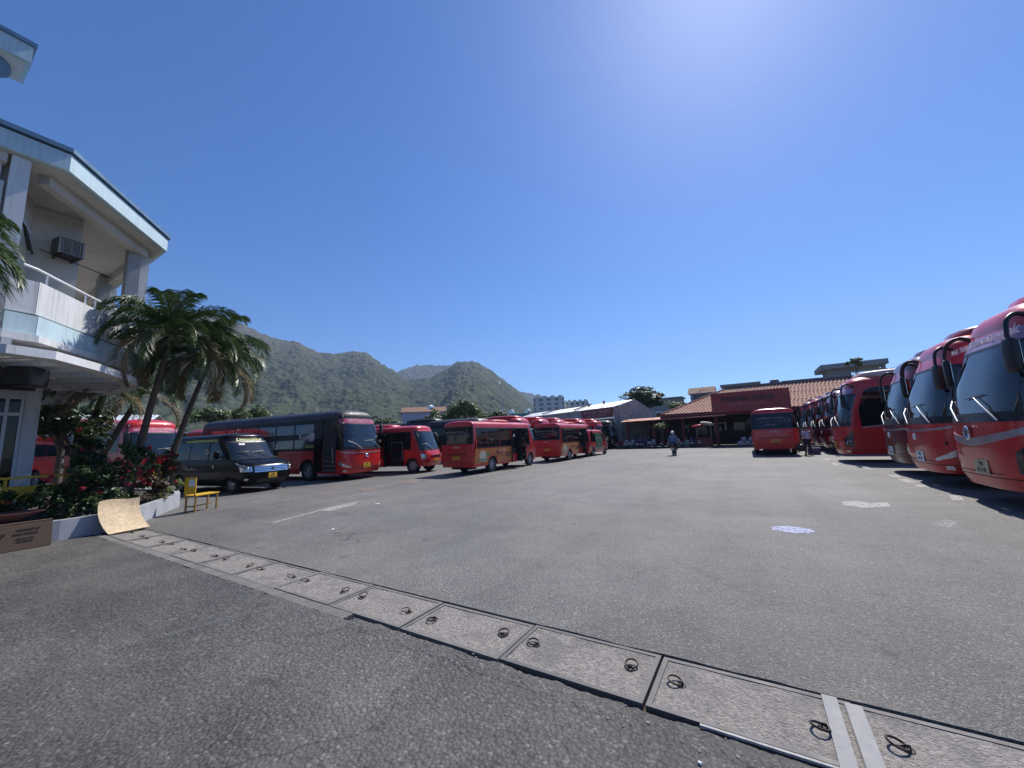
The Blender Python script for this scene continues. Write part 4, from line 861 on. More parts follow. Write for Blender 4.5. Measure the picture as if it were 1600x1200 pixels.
def forest(name, c1, c2, c3):
    m = bpy.data.materials.new(name); m.use_nodes = True; n = m.node_tree; N = n.nodes; K = n.links; b = N['Principled BSDF']; tc = N.new('ShaderNodeTexCoord')
    def nz(sc, d=6, r_=.6):
        q = N.new('ShaderNodeTexNoise'); q.inputs['Scale'].default_value = sc; q.inputs['Detail'].default_value = d; q.inputs['Roughness'].default_value = r_; K.new(tc.outputs['Object'], q.inputs['Vector']); return q.outputs['Fac']
    def ramp(src, a, c):
        q = N.new('ShaderNodeMapRange'); q.inputs['From Min'].default_value = a; q.inputs['From Max'].default_value = c; K.new(src, q.inputs['Value']); return q.outputs[0]
    def mix(f, A_, B_):
        q = N.new('ShaderNodeMix'); q.data_type = 'RGBA'; K.new(f, q.inputs['Factor'])
        for k, v in (('A', A_), ('B', B_)):
            if isinstance(v, tuple): q.inputs[k].default_value = (*v, 1)
            else: K.new(v, q.inputs[k])
        return q.outputs['Result']
    vo = N.new('ShaderNodeTexVoronoi'); vo.inputs['Scale'].default_value = .13; K.new(tc.outputs['Object'], vo.inputs['Vector'])
    sep = N.new('ShaderNodeSeparateXYZ'); K.new(tc.outputs['Object'], sep.inputs[0]); ad = N.new('ShaderNodeMath'); ad.operation = 'MULTIPLY_ADD'; K.new(nz(.006, 5), ad.inputs[0]); ad.inputs[1].default_value = 330; K.new(sep.outputs['Z'], ad.inputs[2])
    base = mix(ramp(nz(.05), .38, .62), c1, c2); base = mix(ramp(ad.outputs[0], 330, 480), base, c3)
    wn = N.new('ShaderNodeTexWhiteNoise'); K.new(vo.outputs['Position'], wn.inputs['Vector']); base = mix(ramp(wn.outputs['Value'], .62, 1.4), base, (.11, .12, .06))
    K.new(base, b.inputs['Base Color']); b.inputs['Roughness'].default_value = .95; b.inputs['Specular IOR Level'].default_value = .1
    bp = N.new('ShaderNodeBump'); bp.inputs['Strength'].default_value = 1; bp.inputs['Distance'].default_value = 2.6; bp.invert = True; K.new(vo.outputs['Distance'], bp.inputs['Height']); K.new(bp.outputs[0], b.inputs['Normal']); return m
fo = forest('mountain_forest', (.033, .043, .022), (.048, .056, .029), (.080, .076, .050))
hill('mountain', SKA, 1200., 330., 640, 190, fo, 3, rough=5.)
hill('distant_hill', SKB, 2100., 1250., 420, 80, fo, 21, rough=7., back=600)
# ================================================================== haze
g = MB(); g.box((0, 0, 350), (6300, 6300, 702)); hz = g.build('haze', []); tag(hz, kind='stuff')
hm = bpy.data.materials.new('thin_haze'); hm.use_nodes = True; hn = hm.node_tree; hn.nodes.clear(); pv = hn.nodes.new('ShaderNodeVolumePrincipled'); pv.inputs['Color'].default_value = (.50, .70, 1, 1); pv.inputs['Density'].default_value = .00020; pv.inputs['Anisotropy'].default_value = .2
ho = hn.nodes.new('ShaderNodeOutputMaterial'); hn.links.new(pv.outputs[0], ho.inputs['Volume']); hz.data.materials.append(hm)
# ================================================================== white office building, left
wall_w = mat('aged_white_render', (.62, .63, .64), .85, 0, .10, 1.3, bump=.25, bscale=50, dirt=.7, dirtcol=(.30, .29, .27), streak=3.5)
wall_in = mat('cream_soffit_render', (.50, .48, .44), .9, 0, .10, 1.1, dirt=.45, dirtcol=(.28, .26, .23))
pale_blue = mat('pale_blue_render', (.46, .60, .66), .75, 0, .10, 1.5, dirt=.6, dirtcol=(.27, .35, .38), streak=4); blue_cap = mat('blue_metal_capping', (.10, .19, .30), .5, 0, .15, 3)
grey_col = mat('grey_column_render', (.33, .36, .38), .85, 0, .12, 1.5, dirt=.3)
bld = empty('office_building', 'white and pale blue office building with a chamfered terrace corner, at the left edge', 'building', (-16, 0, 0))
def bpart(g, name, mt, parent=bld, smooth=None):
    for i, v in enumerate(g.v): g.v[i] = (v[0]+16, v[1], v[2])
    return g.build(name, mt, parent, smooth)
Ax, Bx = (-12.5, 1.58), (-15.35, 4.15)
rp = [(-12.5, -9), Ax, Bx, (-27, 4.15), (-27, -9)]
def inset(pts, d):
    c = (-20, -1); return [(x+(d if x > -20 else -d)*(-1), y-(d if y > 0 else -d)) for x, y in pts]
bpart(MB().prism(rp, 8.06, 8.46), 'roof_fascia', pale_blue)
rp2 = [(-12.44, -9.05), (-12.44, 1.60), (-15.33, 4.21), (-27.05, 4.21), (-27.05, -9.05)]
bpart(MB().prism(rp2, 8.50, 8.60), 'roof_capping', blue_cap); bpart(MB().prism(inset(rp, .03), 8.461, 8.499), 'capping_joint', blackpl)
ri = [(-12.62, -8.9), (-12.62, 1.53), (-15.40, 4.03), (-26.9, 4.03), (-26.9, -8.9)]
bpart(MB().prism(ri, 8.02, 8.058), 'soffit', wall_in)
# down-stand beams under the slab
def beam(p, q, w_, z0, z1, name='beam', mt=wall_in):
    p, q = Vector((*p, 0)), Vector((*q, 0)); d = q-p; c = (p+q)/2; return bpart(MB().box((c.x, c.y, (z0+z1)/2), (d.length, w_, z1-z0), rz=math.atan2(d.y, d.x)), name, mt)
beam((-13.05, 1.30), (-15.75, 3.72), .22, 7.78, 8.018); beam((-16.0, 3.72), (-26, 3.72), .22, 7.70, 8.016); beam((-12.75, -8), (-12.75, .75), .22, 7.82, 8.015)
beam((-15.0, 2.0), (-22, 2.0), .2, 7.75, 8.012)
# terrace columns
for x, y, s, mt in ((-15.75, 3.48, .36, grey_col), (-19.2, 3.55, .38, grey_col), (-23.2, 3.55, .38, grey_col)):
    bpart(MB().box((x, y, 6.1), (s, s*.8, 3.66)), 'column', mt)
bpart(MB().box((-16.15, 3.78, 6.1), (.40, .26, 3.64)), 'column', wall_w); bpart(MB().box((-19.65, 3.82, 6.1), (.42, .26, 3.64)), 'column', wall_w)
bpart(MB().box((-12.72, .93, 6.16), (.22, .26, 3.70)), 'pilaster', wall_w)
# upper wall with window, facing the yard
g = MB(); g.box((-12.84, -4.6, 4.75), (.18, 10.6, .85)); g.box((-12.84, -4.6, 7.72), (.18, 10.6, .56)); g.box((-12.84, .62, 6.3), (.18, .28, 2.26)); g.box((-12.84, -1.5, 6.3), (.18, .5, 2.26)); bpart(g, 'upper_wall', wall_w)
frame_m = mat('white_window_frame', (.60, .62, .66), .5, 0, .05, 4)
for y0 in (-.62,):
    g = MB()
    for yy in (-.3, .46, .08): g.box((-12.76, yy-.02, 6.3), (.07, .06, 2.24))
    for zz in (5.22, 6.25, 7.40): g.box((-12.755, .06, zz), (.07, .84, .07))
    wf = bpart(g, 'window', frame_m); g = MB(); g.box((-12.80, -.4, 6.3), (.012, 1.7, 2.2)); bpart(g, 'pane', tg, wf)
    g = MB(); g.box((-13.1, -.5, 6.7), (.03, 1.7, 1.3)); bpart(g, 'blind', mat('brown_blind', (.14, .09, .08), .9, 0, .2, 5), wf)
# recessed terrace wall
beam((-13.0, .75), (-16.3, 1.75), .16, 4.3, 8.01, 'terrace_wall', wall_in); beam((-13.2, .80), (-16.2, 1.70), .20, 7.2, 7.32, 'wall_trim', wall_w)
beam((-16.3, 1.75), (-26, 1.75), .16, 4.3, 8.005, 'terrace_wall', wall_in)
bpart(MB().box((-19, -3, 6), (6, 8, 3.9)), 'inner_block', wall_in)
bpart(MB().box((-14.95, 1.75, 6.1), (.18, 1.0, 3.8)), 'terrace_pier', wall_in); g = MB(); g.tube([(-13.1, .95, 7.05), (-13.8, 1.2, 6.95), (-14.3, 1.35, 6.6)], .03, 6); g.tube([(-13.1, .95, 7.0), (-13.8, 1.22, 6.9), (-14.2, 1.4, 6.5)], .022, 6); bpart(g, 'pipe', blackpl, bld, 60)
bpart(MB().tube([(-14.3, 1.5, 6.7), (-15.6, 3.4, 6.75)], .012, 5), 'cable', blackpl, bld, 60)
g = MB().lathe([(.001, 8.0), (.19, 8.0), (.21, 8.018)], (-13.55, 1.45, 0), 'Z', 24); bpart(g, 'ceiling_light', mat('frosted_lamp_cover', (.36, .35, .33), .5, 0, .05, 3), bld, 40)
# balcony
K1, K2 = (-12.0, 1.33), (-14.62, 3.44); dv = Vector((K2[0]-K1[0], K2[1]-K1[1])).normalized(); nv_ = Vector((-dv.y, dv.x)); nin = Vector((dv.y, -dv.x))*-1
inn = Vector((-.63, -.78))
def wallseg(p, q, th, z0, z1, name, mt):
    d = Vector((q[0]-p[0], q[1]-p[1])).normalized(); n_ = Vector((d.y, -d.x)); n_ = n_ if n_.dot(inn) > 0 else -n_
    return bpart(MB().prism([p, q, (q[0]+n_.x*th, q[1]+n_.y*th), (p[0]+n_.x*th, p[1]+n_.y*th)], z0, z1), name, mt)
wallseg(K1, K2, .14, 4.52, 5.20, 'parapet', wall_w); bpart(MB().prism([(-12.0, 1.32), (-12.14, 1.26), (-12.14, .94), (-11.93, .94)], 4.52, 5.19), 'parapet', wall_w)
wallseg((-12.06, 1.33), (-14.6, 3.38), .12, 4.46, 4.519, 'shadow_joint', angle_st)
O1, O2 = (-11.9, 1.36), (-14.66, 3.56)
wallseg(O1, O2, .16, 4.06, 4.459, 'blue_band', pale_blue); bpart(MB().prism([(-11.9, 1.35), (-12.06, 1.29), (-12.0, .94), (-11.80, .94)], 4.06, 4.457), 'blue_band', pale_blue)
bpart(MB().prism([K2, (K2[0]-.1, K2[1]-.14), (-16.6, 3.3), (-16.6, 3.44)], 4.50, 5.195), 'parapet', wall_w); bpart(MB().prism([O2, (-14.8, 3.4), (-16.6, 3.4), (-16.6, 3.56)], 4.06, 4.455), 'blue_band', pale_blue)
fl_ = [(-11.86, -9), (-11.74, .94), (-11.84, 1.40), (-14.66, 3.62), (-26, 3.62), (-26, -9)]
bpart(MB().prism(fl_, 3.92, 4.058), 'balcony_slab', wall_w); bpart(MB().box((-12.9, -4.0, 4.25), (2.0, 9.6, .36)), 'upper_floor', wall_w)
for i, t in enumerate((.08, .42, .52, .83, .93)):
    p = Vector(K1).lerp(Vector(K2), t)+Vector((-.05, -.05)); bpart(MB().box((p.x, p.y, 5.33), (.03, .03, .26)), 'rail_post', whitep)
pa = Vector(K1)+Vector((-.05, -.05)); pb = Vector(K2)+Vector((-.05, -.05)); bpart(MB().tube([(pa.x+.15, pa.y-.2, 5.47), (pa.x, pa.y, 5.47), (pb.x, pb.y, 5.47), (-16.5, 3.36, 5.47)], .025, 8), 'handrail', whitep, bld, 60)
# slotted concrete canopy below the balcony
oc = [(-11.55, -8), (-11.20, .3), (-10.98, .95), (-11.15, 1.55), (-12.1, 2.32), (-13.4, 3.15), (-14.6, 3.62), (-16.3, 3.68), (-19.0, 3.5), (-22.5, 3.3)]
ic = [(-11.80, -8), (-11.46, .3), (-11.28, .93), (-11.42, 1.42), (-12.3, 2.08), (-13.55, 2.90), (-14.66, 3.30), (-16.3, 3.36), (-19.0, 3.2), (-22.5, 3.0)]
g = MB()
for i in range(len(oc)-1): g.prism([oc[i], oc[i+1], ic[i+1], ic[i]], 3.50, 3.66)
bpart(g, 'canopy_edge', wall_w)
for i in range(len(ic)-1):
    for t in (.0, .5):
        p = Vector(ic[i]).lerp(Vector(ic[i+1]), t); q = p+Vector((-1.1, -.9)) if i < 7 else p+Vector((-.1, -1.1))
        if i == 0: q = p+Vector((-1.3, 0))
        d = q-p; c = (p+q)/2; bpart(MB().box((c.x, c.y, 3.60), (d.length, .13, .22), rz=math.atan2(d.y, d.x)), 'canopy_fin', wall_w)
i2 = [(-12.5, -8), (-12.2, .1), (-12.5, .8), (-14.4, 2.05), (-22.5, 1.9), (-22.5, -8)]
bpart(MB().prism(i2, 3.52, 3.9), 'canopy_soffit', wall_in)
bpart(MB().box((-11.75, 1.0, 3.79), (.16, .12, .26)), 'canopy_fin', wall_w)
# ground floor
g = MB(); g.box((-15.99, 1.93, 1.78), (.2, .26, 3.46)); g.box((-16.0, -3.1, 3.38), (.18, 9.8, .26)); g.box((-16, -4, .4), (.18, 8, .8)); bpart(g, 'ground_floor_wall', wall_w)
bpart(MB().prism([(-22, 1.95), (-16.1, 1.95), (-16.1, 1.78), (-22, 1.78)], .0, 3.5), 'ground_floor_wall', wall_w)
g = MB()
for yy in (1.765, 1.52, .2): g.box((-15.95, yy, 1.72), (.08, .06, 3.06))
for zz in (3.21, 2.78, .2): g.box((-15.945, .98, zz), (.08, 1.62, .08))
wf = bpart(g, 'shop_window', frame_m); g = MB(); g.box((-16.0, .6, 1.72), (.012, 2.38, 3.0)); bpart(g, 'pane', dg, wf)
g = MB(); g.prism([(-12.6, -8), (-12.4, 1.0), (-15.6, 1.9), (-16, -8)], 3.36, 3.50); bpart(g, 'dark_recess', inter); g = MB()
for k in range(3): g.box((-13.6-.55*k, -.8, 3.30), (.12, 3.6, .10))
bpart(g, 'ceiling_batten', wall_in)
# top-floor slab
t3 = empty('roof_terrace_slab', 'small pale blue upper roof slab with a round column, at the top left corner', 'roof', (-16, 0, 0))
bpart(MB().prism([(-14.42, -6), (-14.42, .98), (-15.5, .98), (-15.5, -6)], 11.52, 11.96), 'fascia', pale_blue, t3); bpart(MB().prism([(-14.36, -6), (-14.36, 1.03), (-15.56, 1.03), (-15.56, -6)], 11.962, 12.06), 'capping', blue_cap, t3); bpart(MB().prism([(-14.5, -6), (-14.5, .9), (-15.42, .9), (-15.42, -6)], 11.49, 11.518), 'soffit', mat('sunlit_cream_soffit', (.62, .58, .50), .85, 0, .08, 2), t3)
bpart(MB().lathe([(.28, 8.6), (.28, 11.2), (.46, 11.35), (.46, 11.488)], (-15.1, .28, 0), 'Z', 24), 'column', blue_cap, t3, 40)
# air conditioner box on the terrace wall
ac = empty('air_conditioner', 'old grey window air conditioner in a bracket on the terrace wall', 'air conditioner', (-14.55, 2.0, 7.0), R(-78)); ac.scale = (.8, .8, .8)
MB().box((0, -.08, 0), (.56, .46, .52)).build('casing', mat('dark_grey_casing', (.10, .095, .09), .6, 0, .2, 5), ac); g = MB()
for k in range(6): g.box((0, .165, -.2+.08*k), (.44, .02, .02))
for k in range(3): g.box((-.2+.2*k, .17, 0), (.02, .02, .44))
g.build('grille', mat('grey_grille', (.26, .25, .24), .6, 0, .1, 5), ac); g = MB()
for sg in (1, -1): g.box((sg*.27, .18, 0), (.05, .05, .54)); g.box((0, .18, sg*.26), (.5, .05, .04))
g.build('frame', mat('grey_grille', (.2, .2, .2)), ac); g = MB(); g.box((.2, .0, -.34), (.04, .75, .04)); g.box((-.2, .0, -.34), (.04, .75, .04)); g.box((0, 0, -.30), (.5, .5, .03)); g.build('bracket', rusty, ac)
sp = empty('speaker', 'black box loudspeaker hanging under the balcony canopy', 'speaker', (-12.35, 1.38, 3.28), R(-40))
MB().sball((0, 0, 0), (.50, .42, .40), 8, 14, 10).build('cabinet', blackpl, sp, 50); MB().box((.252, 0, 0), (.01, .36, .34)).build('speaker_grille', rubber, sp); MB().tube([(0, 0, .18), (0, 0, .32)], .02, 6).build('bracket', rusty, sp, 60)
# ================================================================== planter, bushes, things at its foot
kerbw = mat('white_washed_kerb', (.34, .355, .39), .85, 0, .10, 2.0, bump=.3, dirt=.5, dirtcol=(.24, .23, .22))
pl = empty('planter', 'low whitewashed kerb wall round the planting bed below the office building', 'planter', (-12, 2.6, 0))
PW = [(-11.80, -4), (-11.85, 1.0), (-11.93, 2.0), (-12.12, 2.72), (-12.85, 3.50), (-13.9, 4.15), (-15.2, 4.95), (-16.4, 5.3), (-17.6, 5.3), (-24, 4.6)]
for i in range(len(PW)-1):
    p, q = Vector(PW[i]), Vector(PW[i+1]); d = (q-p).normalized(); n_ = Vector((-d.y, d.x)); n_ = n_ if n_.dot(Vector((-1, -.6))) > 0 else -n_; e = d*.002
    a = [p-Vector((-12, 2.6)), q-Vector((-12, 2.6))]; MB().prism([a[0], a[1], a[1]+n_*.13, a[0]+n_*.13], 0, .40+.003*(i % 2)).build('kerb_wall', kerbw, pl)
MB().prism([(p[0]+12-.06, p[1]-2.6-.08) for p in PW]+[(-12, -1), (-4, -6)], .2, .33).build('soil', soil, pl)
def bush(label, cs, per, leafs, mt, seed, fl=None, flz=.5, name='shrub', nfl=0, flsize=.05, size=.09, group=None):
    c0 = cs[0][0]; o = empty(name, label, 'shrub', (c0[0], c0[1], .33), 0, group); C = [(np.array(c)-np.array([c0[0], c0[1], .33]), r_) for c, r_ in cs]; g = MB(); rr = random.Random(seed)
    for c, r_ in C:
        for _ in range(5): g.tube([(rr.uniform(-.15, .15), rr.uniform(-.15, .15), 0), tuple(Vector(c)*.55+Vector((rr.uniform(-.1, .1), rr.uniform(-.1, .1), 0))), tuple(Vector(c)+Vector((rr.uniform(-r_, r_)*.6, rr.uniform(-r_, r_)*.6, r_*rr.uniform(-.2, .7))))], [.016, .011, .005], 5)
    g.build('stems', bark, o, 60); sub = []
    rsn = np.random.RandomState(seed)
    for c, r_ in C:
        for _ in range(9):
            d = rsn.normal(0, 1, 3); d /= np.linalg.norm(d); sub.append((c+d*r_*rsn.uniform(.4, 1.), r_*rsn.uniform(.25, .42)))
    P, N = fill(sub, per, seed, .85); k = P[:, 2] > 0; leafmesh('leaves', P[k], N[k], size, mt, o, .55)
    if nfl:
        F = []
        for _ in range(nfl):
            c, r_ = C[rsn.randint(len(C))]; d = rsn.normal(0, 1, 3); d /= np.linalg.norm(d); d[2] = abs(d[2])*.8; d[0] = abs(d[0])*.7 if rsn.rand() < .6 else d[0]; F.append((c+d*r_*1.12, flsize))
        P, N = fill(F, 34, seed+1, .9); fo_ = leafmesh('flowers', P, N, .042, fl, o, .9); fo_['kind'] = 'stuff'
    return o
bush('red flowering shrub, tallest, leaning over the plywood sheet', [((-13.4, 3.0, 1.15), .46), ((-13.7, 3.45, 1.5), .44), ((-14.0, 3.8, 1.45), .40), ((-13.6, 3.2, .8), .46), ((-13.1, 2.9, .65), .36)], 95, 0, g_dark, 31, fl_red, nfl=15)
bush('red flowering shrub with reddish leaves, by the parked black van', [((-14.25, 4.05, 1.2), .42), ((-14.5, 4.4, 1.35), .36), ((-14.1, 4.0, .75), .42)], 90, 0, leafmat('bronze_leaves', (.085, .062, .030)), 37, fl_red, nfl=20)
bush('bright yellow green shrub at the far end of the planter', [((-14.35, 4.25, .72), .30), ((-14.75, 4.6, .70), .26), ((-14.2, 4.05, .55), .25)], 90, 0, g_yel, 41, size=.055)
bush('dark leafy shrub behind the cardboard box', [((-13.2, 1.9, .8), .40), ((-13.3, 2.4, 1.1), .44), ((-13.0, 2.75, .75), .42), ((-13.6, 1.5, .65), .34), ((-13.9, 2.6, 1.5), .4)], 95, 0, g_dark, 43, fl_red, nfl=5)
bush('straggly dark shrub against the white wall', [((-15.3, 2.9, 1.35), .38), ((-15.6, 3.0, 1.8), .34), ((-15.1, 2.9, .9), .36), ((-15.8, 3.0, 2.2), .28)], 80, 0, g_dark, 47, fl_red, nfl=4)
bush('low dark shrub under the bowl planter', [((-12.5, 2.55, .55), .26), ((-12.6, 2.1, .5), .22), ((-12.9, 3.0, .55), .26)], 50, 0, g_dark, 53)
bush('pale spotted leafy shrub at the left edge', [((-12.9, .95, 1.5), .26), ((-12.8, 1.05, 1.15), .22), ((-12.95, .9, .8), .25)], 26, 0, g_yel, 59, size=.16)
# yellow barrier behind the shrubs
yel = mat('yellow_enamel', (.72, .42, .015), .45, 0, .12, 5, dirt=.25, dirtcol=(.3, .18, .04)); yb = empty('barrier', 'yellow steel barrier with two rails behind the shrubs', 'barrier', (-14.3, 1.4, 0))
MB().box((0, .1, .88), (.05, 2.0, .30)).build('rail', yel, yb); MB().box((0, .1, 1.22), (.05, 2.0, .05)).build('rail', yel, yb)
for y in (-.8, .1, 1.0): MB().box((-.03, y, .62), (.05, .05, 1.24)).build('post', yel, yb)
# bowl planter
bw = tag(MB().lathe([(.001, 0), (.16, .0), (.20, .03), (.40, .22), (.44, .25), (.40, .25), (.36, .21), (.001, .20)], (0, 0, 0), 'Z', 26).build('bowl_planter', mat('maroon_glazed_pot', (.13, .055, .055), .5, 0, .25, 4, dirt=.3), None, 50, (-12.42, 1.36, .46)), 'wide maroon bowl planter on the kerb behind the cardboard box', 'plant pot'); bw.scale = (.85, 1.15, .6)
# cardboard box
card = mat('brown_cardboard', (.135, .085, .055), .9, 0, .12, 6, bump=.2, dirt=.2); cardin = mat('cardboard_edge', (.33, .22, .13), .9, 0, .1, 8)
cb = empty('cardboard_box', 'flat brown cardboard box with dark print, leaning on the planter kerb', 'box', (-11.60, 1.52, 0), R(4)); bx = MB().box((-.02, -.15, .235), (.17, .94, .46), ry=R(-6)).build('carton', card, cb)
MB().box((-.06, -.15, .478), (.165, .93, .012), ry=R(-9)).build('flap', cardin, cb); ink = mat('dark_print', (.05, .03, .025), .9, 0, .2, 20)
rot_ = (R(90-6), 0, R(90))
for s, z, y, sz in (('HÀNG DỄ VỠ', .36, .03, .045), ('NHA TRANG', .29, .0, .05), ('XIN NHẸ TAY', .21, 0, .035), ('THIS SIDE UP', .16, 0, .035)): text(s, sz, ink, bx, (.069-(z-.235)*.105, y, z), rot_)
g = MB(); g.tube([(.066, -.34, .28), (.066, -.30, .25), (.066, -.26, .28), (.066, -.24, .33)], .008, 5); g.tube([(.066, -.30, .30), (.066, -.27, .33)], .012, 5); g.build('printed_mark', ink, bx)
# curled plywood sheet
ply = mat('pale_plywood', (.60, .46, .29), .8, 0, .2, 7, bump=.3, dirt=.8, dirtcol=(.30, .20, .11)); rows = []; bk = []
for j in range(15):
    t = j/14; z = .015+.66*t**1.12; off = .38*(1-(1-t)**1.55); rw = []; bb = []
    for i in range(11):
        s = i/10; p = Vector((-11.62-.24*s, 2.64+.72*s-.04*math.sin(t*3), 0)); nn = Vector((-.95, -.30, 0)); q = p+nn*(off+.05*math.sin(s*PI)*t)+Vector((0, 0, z*(1+.03*math.sin(s*6)))); rw.append(q); bb.append(q+Vector((-.010, -.003, -.004)))
    rows.append(rw); bk.append(bb)
g = MB(); g.grid(rows, 0, bk); g.grid(bk); po = g.build('plywood_sheet', ply, None, 40); tag(po, 'pale warped plywood sheet leaning against the planter kerb', 'plywood sheet')
# yellow school desk chair
ch = empty('bench', 'yellow wooden chair with a half white back panel, beside the planter end', 'chair', (-13.45, 4.85, 0), R(112)); ch.scale = (.86, .9, 1); oc_ = mat('ochre_wood', (.30, .17, .05), .7, 0, .25, 6)
for x, y in ((-.32, -.17), (-.32, .17), (.42, -.17), (.42, .17)): MB().box((x, y, .22), (.04, .04, .44)).build('leg', oc_, ch)
MB().box((.05, 0, .455), (.84, .42, .03)).build('seat', yel, ch)
for y in (-.17, .17): MB().box((-.36, y, .66), (.035, .035, .42)).build('back_post', oc_, ch)
bp = MB().box((-.37, 0, .72), (.025, .40, .44)).build('backrest', yel, ch); MB().box((-.385, -.06, .80), (.008, .22, .20)).build('paper', whitep, bp); MB().box((-.355, -.06, .80), (.008, .22, .20)).build('paper', whitep, bp)
MB().box((.05, 0, .16), (.72, .03, .03)).build('stretcher', oc_, ch); MB().box((-.32, 0, .16), (.03, .3, .03)).build('stretcher', oc_, ch)
# palms
palm('tall palm with a full drooping crown, nearest to the white balcony', (-14.95, 3.7, .3), (-13.66, 3.88, 4.4), 26, 2.2, 3, .52, .085, per=110, lw=.027, droop=1.1)
palm('tall palm with a full drooping crown, the right one beside the black van', (-15.3, 4.5, .3), (-14.42, 5.05, 4.05), 25, 2.2, 11, .52, .08, per=110, lw=.027, droop=1.1)
palm('small shaded palm behind, left of the tall pair', (-18.2, 3.1, .2), (-17.3, 3.4, 3.1), 13, 1.7, 17, .45, .11, per=40, group='small palms behind the planter')
palm('small shaded palm behind, nearest to the red coach', (-19.6, 3.7, .2), (-18.3, 4.4, 3.2), 13, 1.8, 23, .45, .11, per=40, group='small palms behind the planter')
palm('palm whose frond tips hang into view at the upper left window', (-10.9, -.5, 0), (-10.75, -.15, 4.6), 20, 1.55, 29, .50, .12, per=70, lw=.034)
tree('dark leafy small tree behind the ground floor corner', -17.2, 3.0, 3.5, (1.1, 1.1, 1.1), 61, mt=g_dark, nclump=14, per=80, leaf=.16)
tree('dark leafy tree left behind the small palms', -21.5, 3.4, 3.9, (1.3, 1.3, 1.2), 67, mt=g_dark, nclump=14, per=80, leaf=.18)
# ================================================================== vehicles, left row
VPROF = [(.28, -.10, .90), (.45, -.02, .96), (.75, 0, .99), (.98, -.05, 1.0), (1.12, -.20, 1.0), (1.20, -.45, .99), (1.30, -.92, .98), (1.75, -1.32, .95), (2.05, -1.58, .90), (2.16, -1.70, .87)]
vn, vB = van('glossy black passenger van with yellow lettering above the windscreen, beside the planter', (-16.5, 8.3, 0), R(9), dict(L=5.35, prof=VPROF, zt=2.34, glass=(1.28, 2.0), body=black_p, wheels=(-1.0, -4.35), mirror=black_p))
ylet = mat('yellow_green_lettering', (.42, .44, .08), .5)
p = vB.F(0, 2.075, .015); text('Limousine', .20, ylet, vn, (p.x, 0, 2.075), (R(55), 0, R(90)), shear=.3, bold=.004, width=1.05)
g = MB(); vB.patch(g, 'S', -2.0, -4.2, 2.02, (lambda x: 2.06+.05*math.sin(-(x+2)*1.2)), 10, 1, .014, -1); vB.patch(g, 'S', -2.0, -3.6, 2.09, 2.11, 8, 1, .014, -1); g.build('side_stripe', ylet, vn)
fw = mat('cream_flower_print', (.45, .42, .34), .6)
for x, z, r_ in ((-2.6, 1.62, .11), (-2.1, 1.02, .07), (-3.9, 1.0, .07), (-4.6, 1.25, .05), (-3.2, .92, .04)):
    g = MB()
    for k in range(5): a = 2*PI*k/5; g.sball((x+r_*.6*math.cos(a), -vB.W(z)-.012, z+r_*.8*math.sin(a)), (r_, .006, r_*.9), 2, 8, 4)
    g.build('flower_decal', fw, vn)
text('HOA HỒNG', .11, fw, vn, (-3.6, -vB.W(1.0)-.012, .93), (R(90), 0, 0), bold=.002)
cA, BA = coach('black and red sleeper coach with berth windows and its door open, behind the black van', (-16.45, 12.72, 0), R(8), dict(body=red, upper=black_p, roof=blackroof, header=blackroof, pillar=black_p, windows='berths', lamps='slim', chromeline=True, emblem='oval', plate=('79B', '017.42'), pod=False, sign_t='NHA TRANG - ĐÀ LẠT'), L=12)
g = MB(); BA.patch(g, 'S', -.72, -1.62, .42, 2.55, 4, 5, .010, -1); dr = g.build('doorway_shade', inter, cA)  # dark patch on the closed side, painting the shade inside an open doorway
g = MB(); BA.patch(g, 'S', -1.66, -2.2, .42, 2.9, 3, 4, .03, -1); g.build('door', black_p, cA); g = MB().tube([(-.85, -1.30, .8), (-.85, -1.36, 1.5), (-.95, -1.30, 1.6)], .018, 6); g.build('grab_rail', silver, cA)
for k in range(3): MB().box((-1.17, -1.12+.0, .5+.22*k), (.8, .30, .03)).build('step', silver, cA)
text('Kum B', .42, mat('white_script', (.62, .62, .62), .5), cA, (-2.75, -BA.W(2.2)-.02, 2.16), (R(90), 0, 0), bold=.006, shear=.15)
g = MB(); BA.patch(g, 'S', -2.25, -2.6, 1.95, 2.3, 2, 2, .016, -1); g.build('white_poster', mat('grey_poster', (.4, .4, .42)), cA); g = MB(); BA.patch(g, 'S', -2.1, -2.8, 1.62, 1.66, 2, 1, .016, -1); BA.patch(g, 'S', -2.1, -2.8, 1.70, 1.73, 2, 1, .016, -1); g.build('yellow_stripes', ylet, cA)
text('NHA TRANG', .16, mat('faint_red_lettering', (.62, .10, .12), .4), cA, (-3.9, -1.262, 1.28), (R(90), 0, 0)); text('SÀI GÒN - ĐÀ NẴNG', .10, mat('faint_red_lettering', (.6, .1, .1)), cA, (-3.9, -1.262, 1.08), (R(90), 0, 0))
cR, BR = coach('faded red coach with a domed roof, seen between the palm trunks', (-26.2, 7.55, 0), R(14), dict(body=red, windows='band', lamps='slim', sign_t='NHA TRANG - QUY NHƠN', wipers=True), L=11)
clone(cR, 'red coach with only its roof showing beyond the black and red coach', (-30.5, 16.5, 0), R(10)).scale = (1, 1, 1.02)
clone(cR, 'red coach half hidden by the shrubs at the far left', (-37.5, 1.2, 0), R(24))
m1, B1 = minibus('bright red minibus facing the lane between the black coach and the first parked minibus', (-15.55, 16.75, 0), R(15), art=False)
text('xe buýt', .2, mat('pale_letter', (.62, .5, .55), .5), m1, (-4.0, -1.04, 1.12), (R(90), 0, 0))
g = MB(); B1.patch(g, 'S', -5.62, -6.4, .5, 2.3, 3, 3, .02, -1); g.build('rear_door', red, m1); g = MB()
for x in (-5.64, -6.0, -6.4): B1.patch(g, 'S', x, x-.015, .5, 2.3, 1, 3, .024, -1)
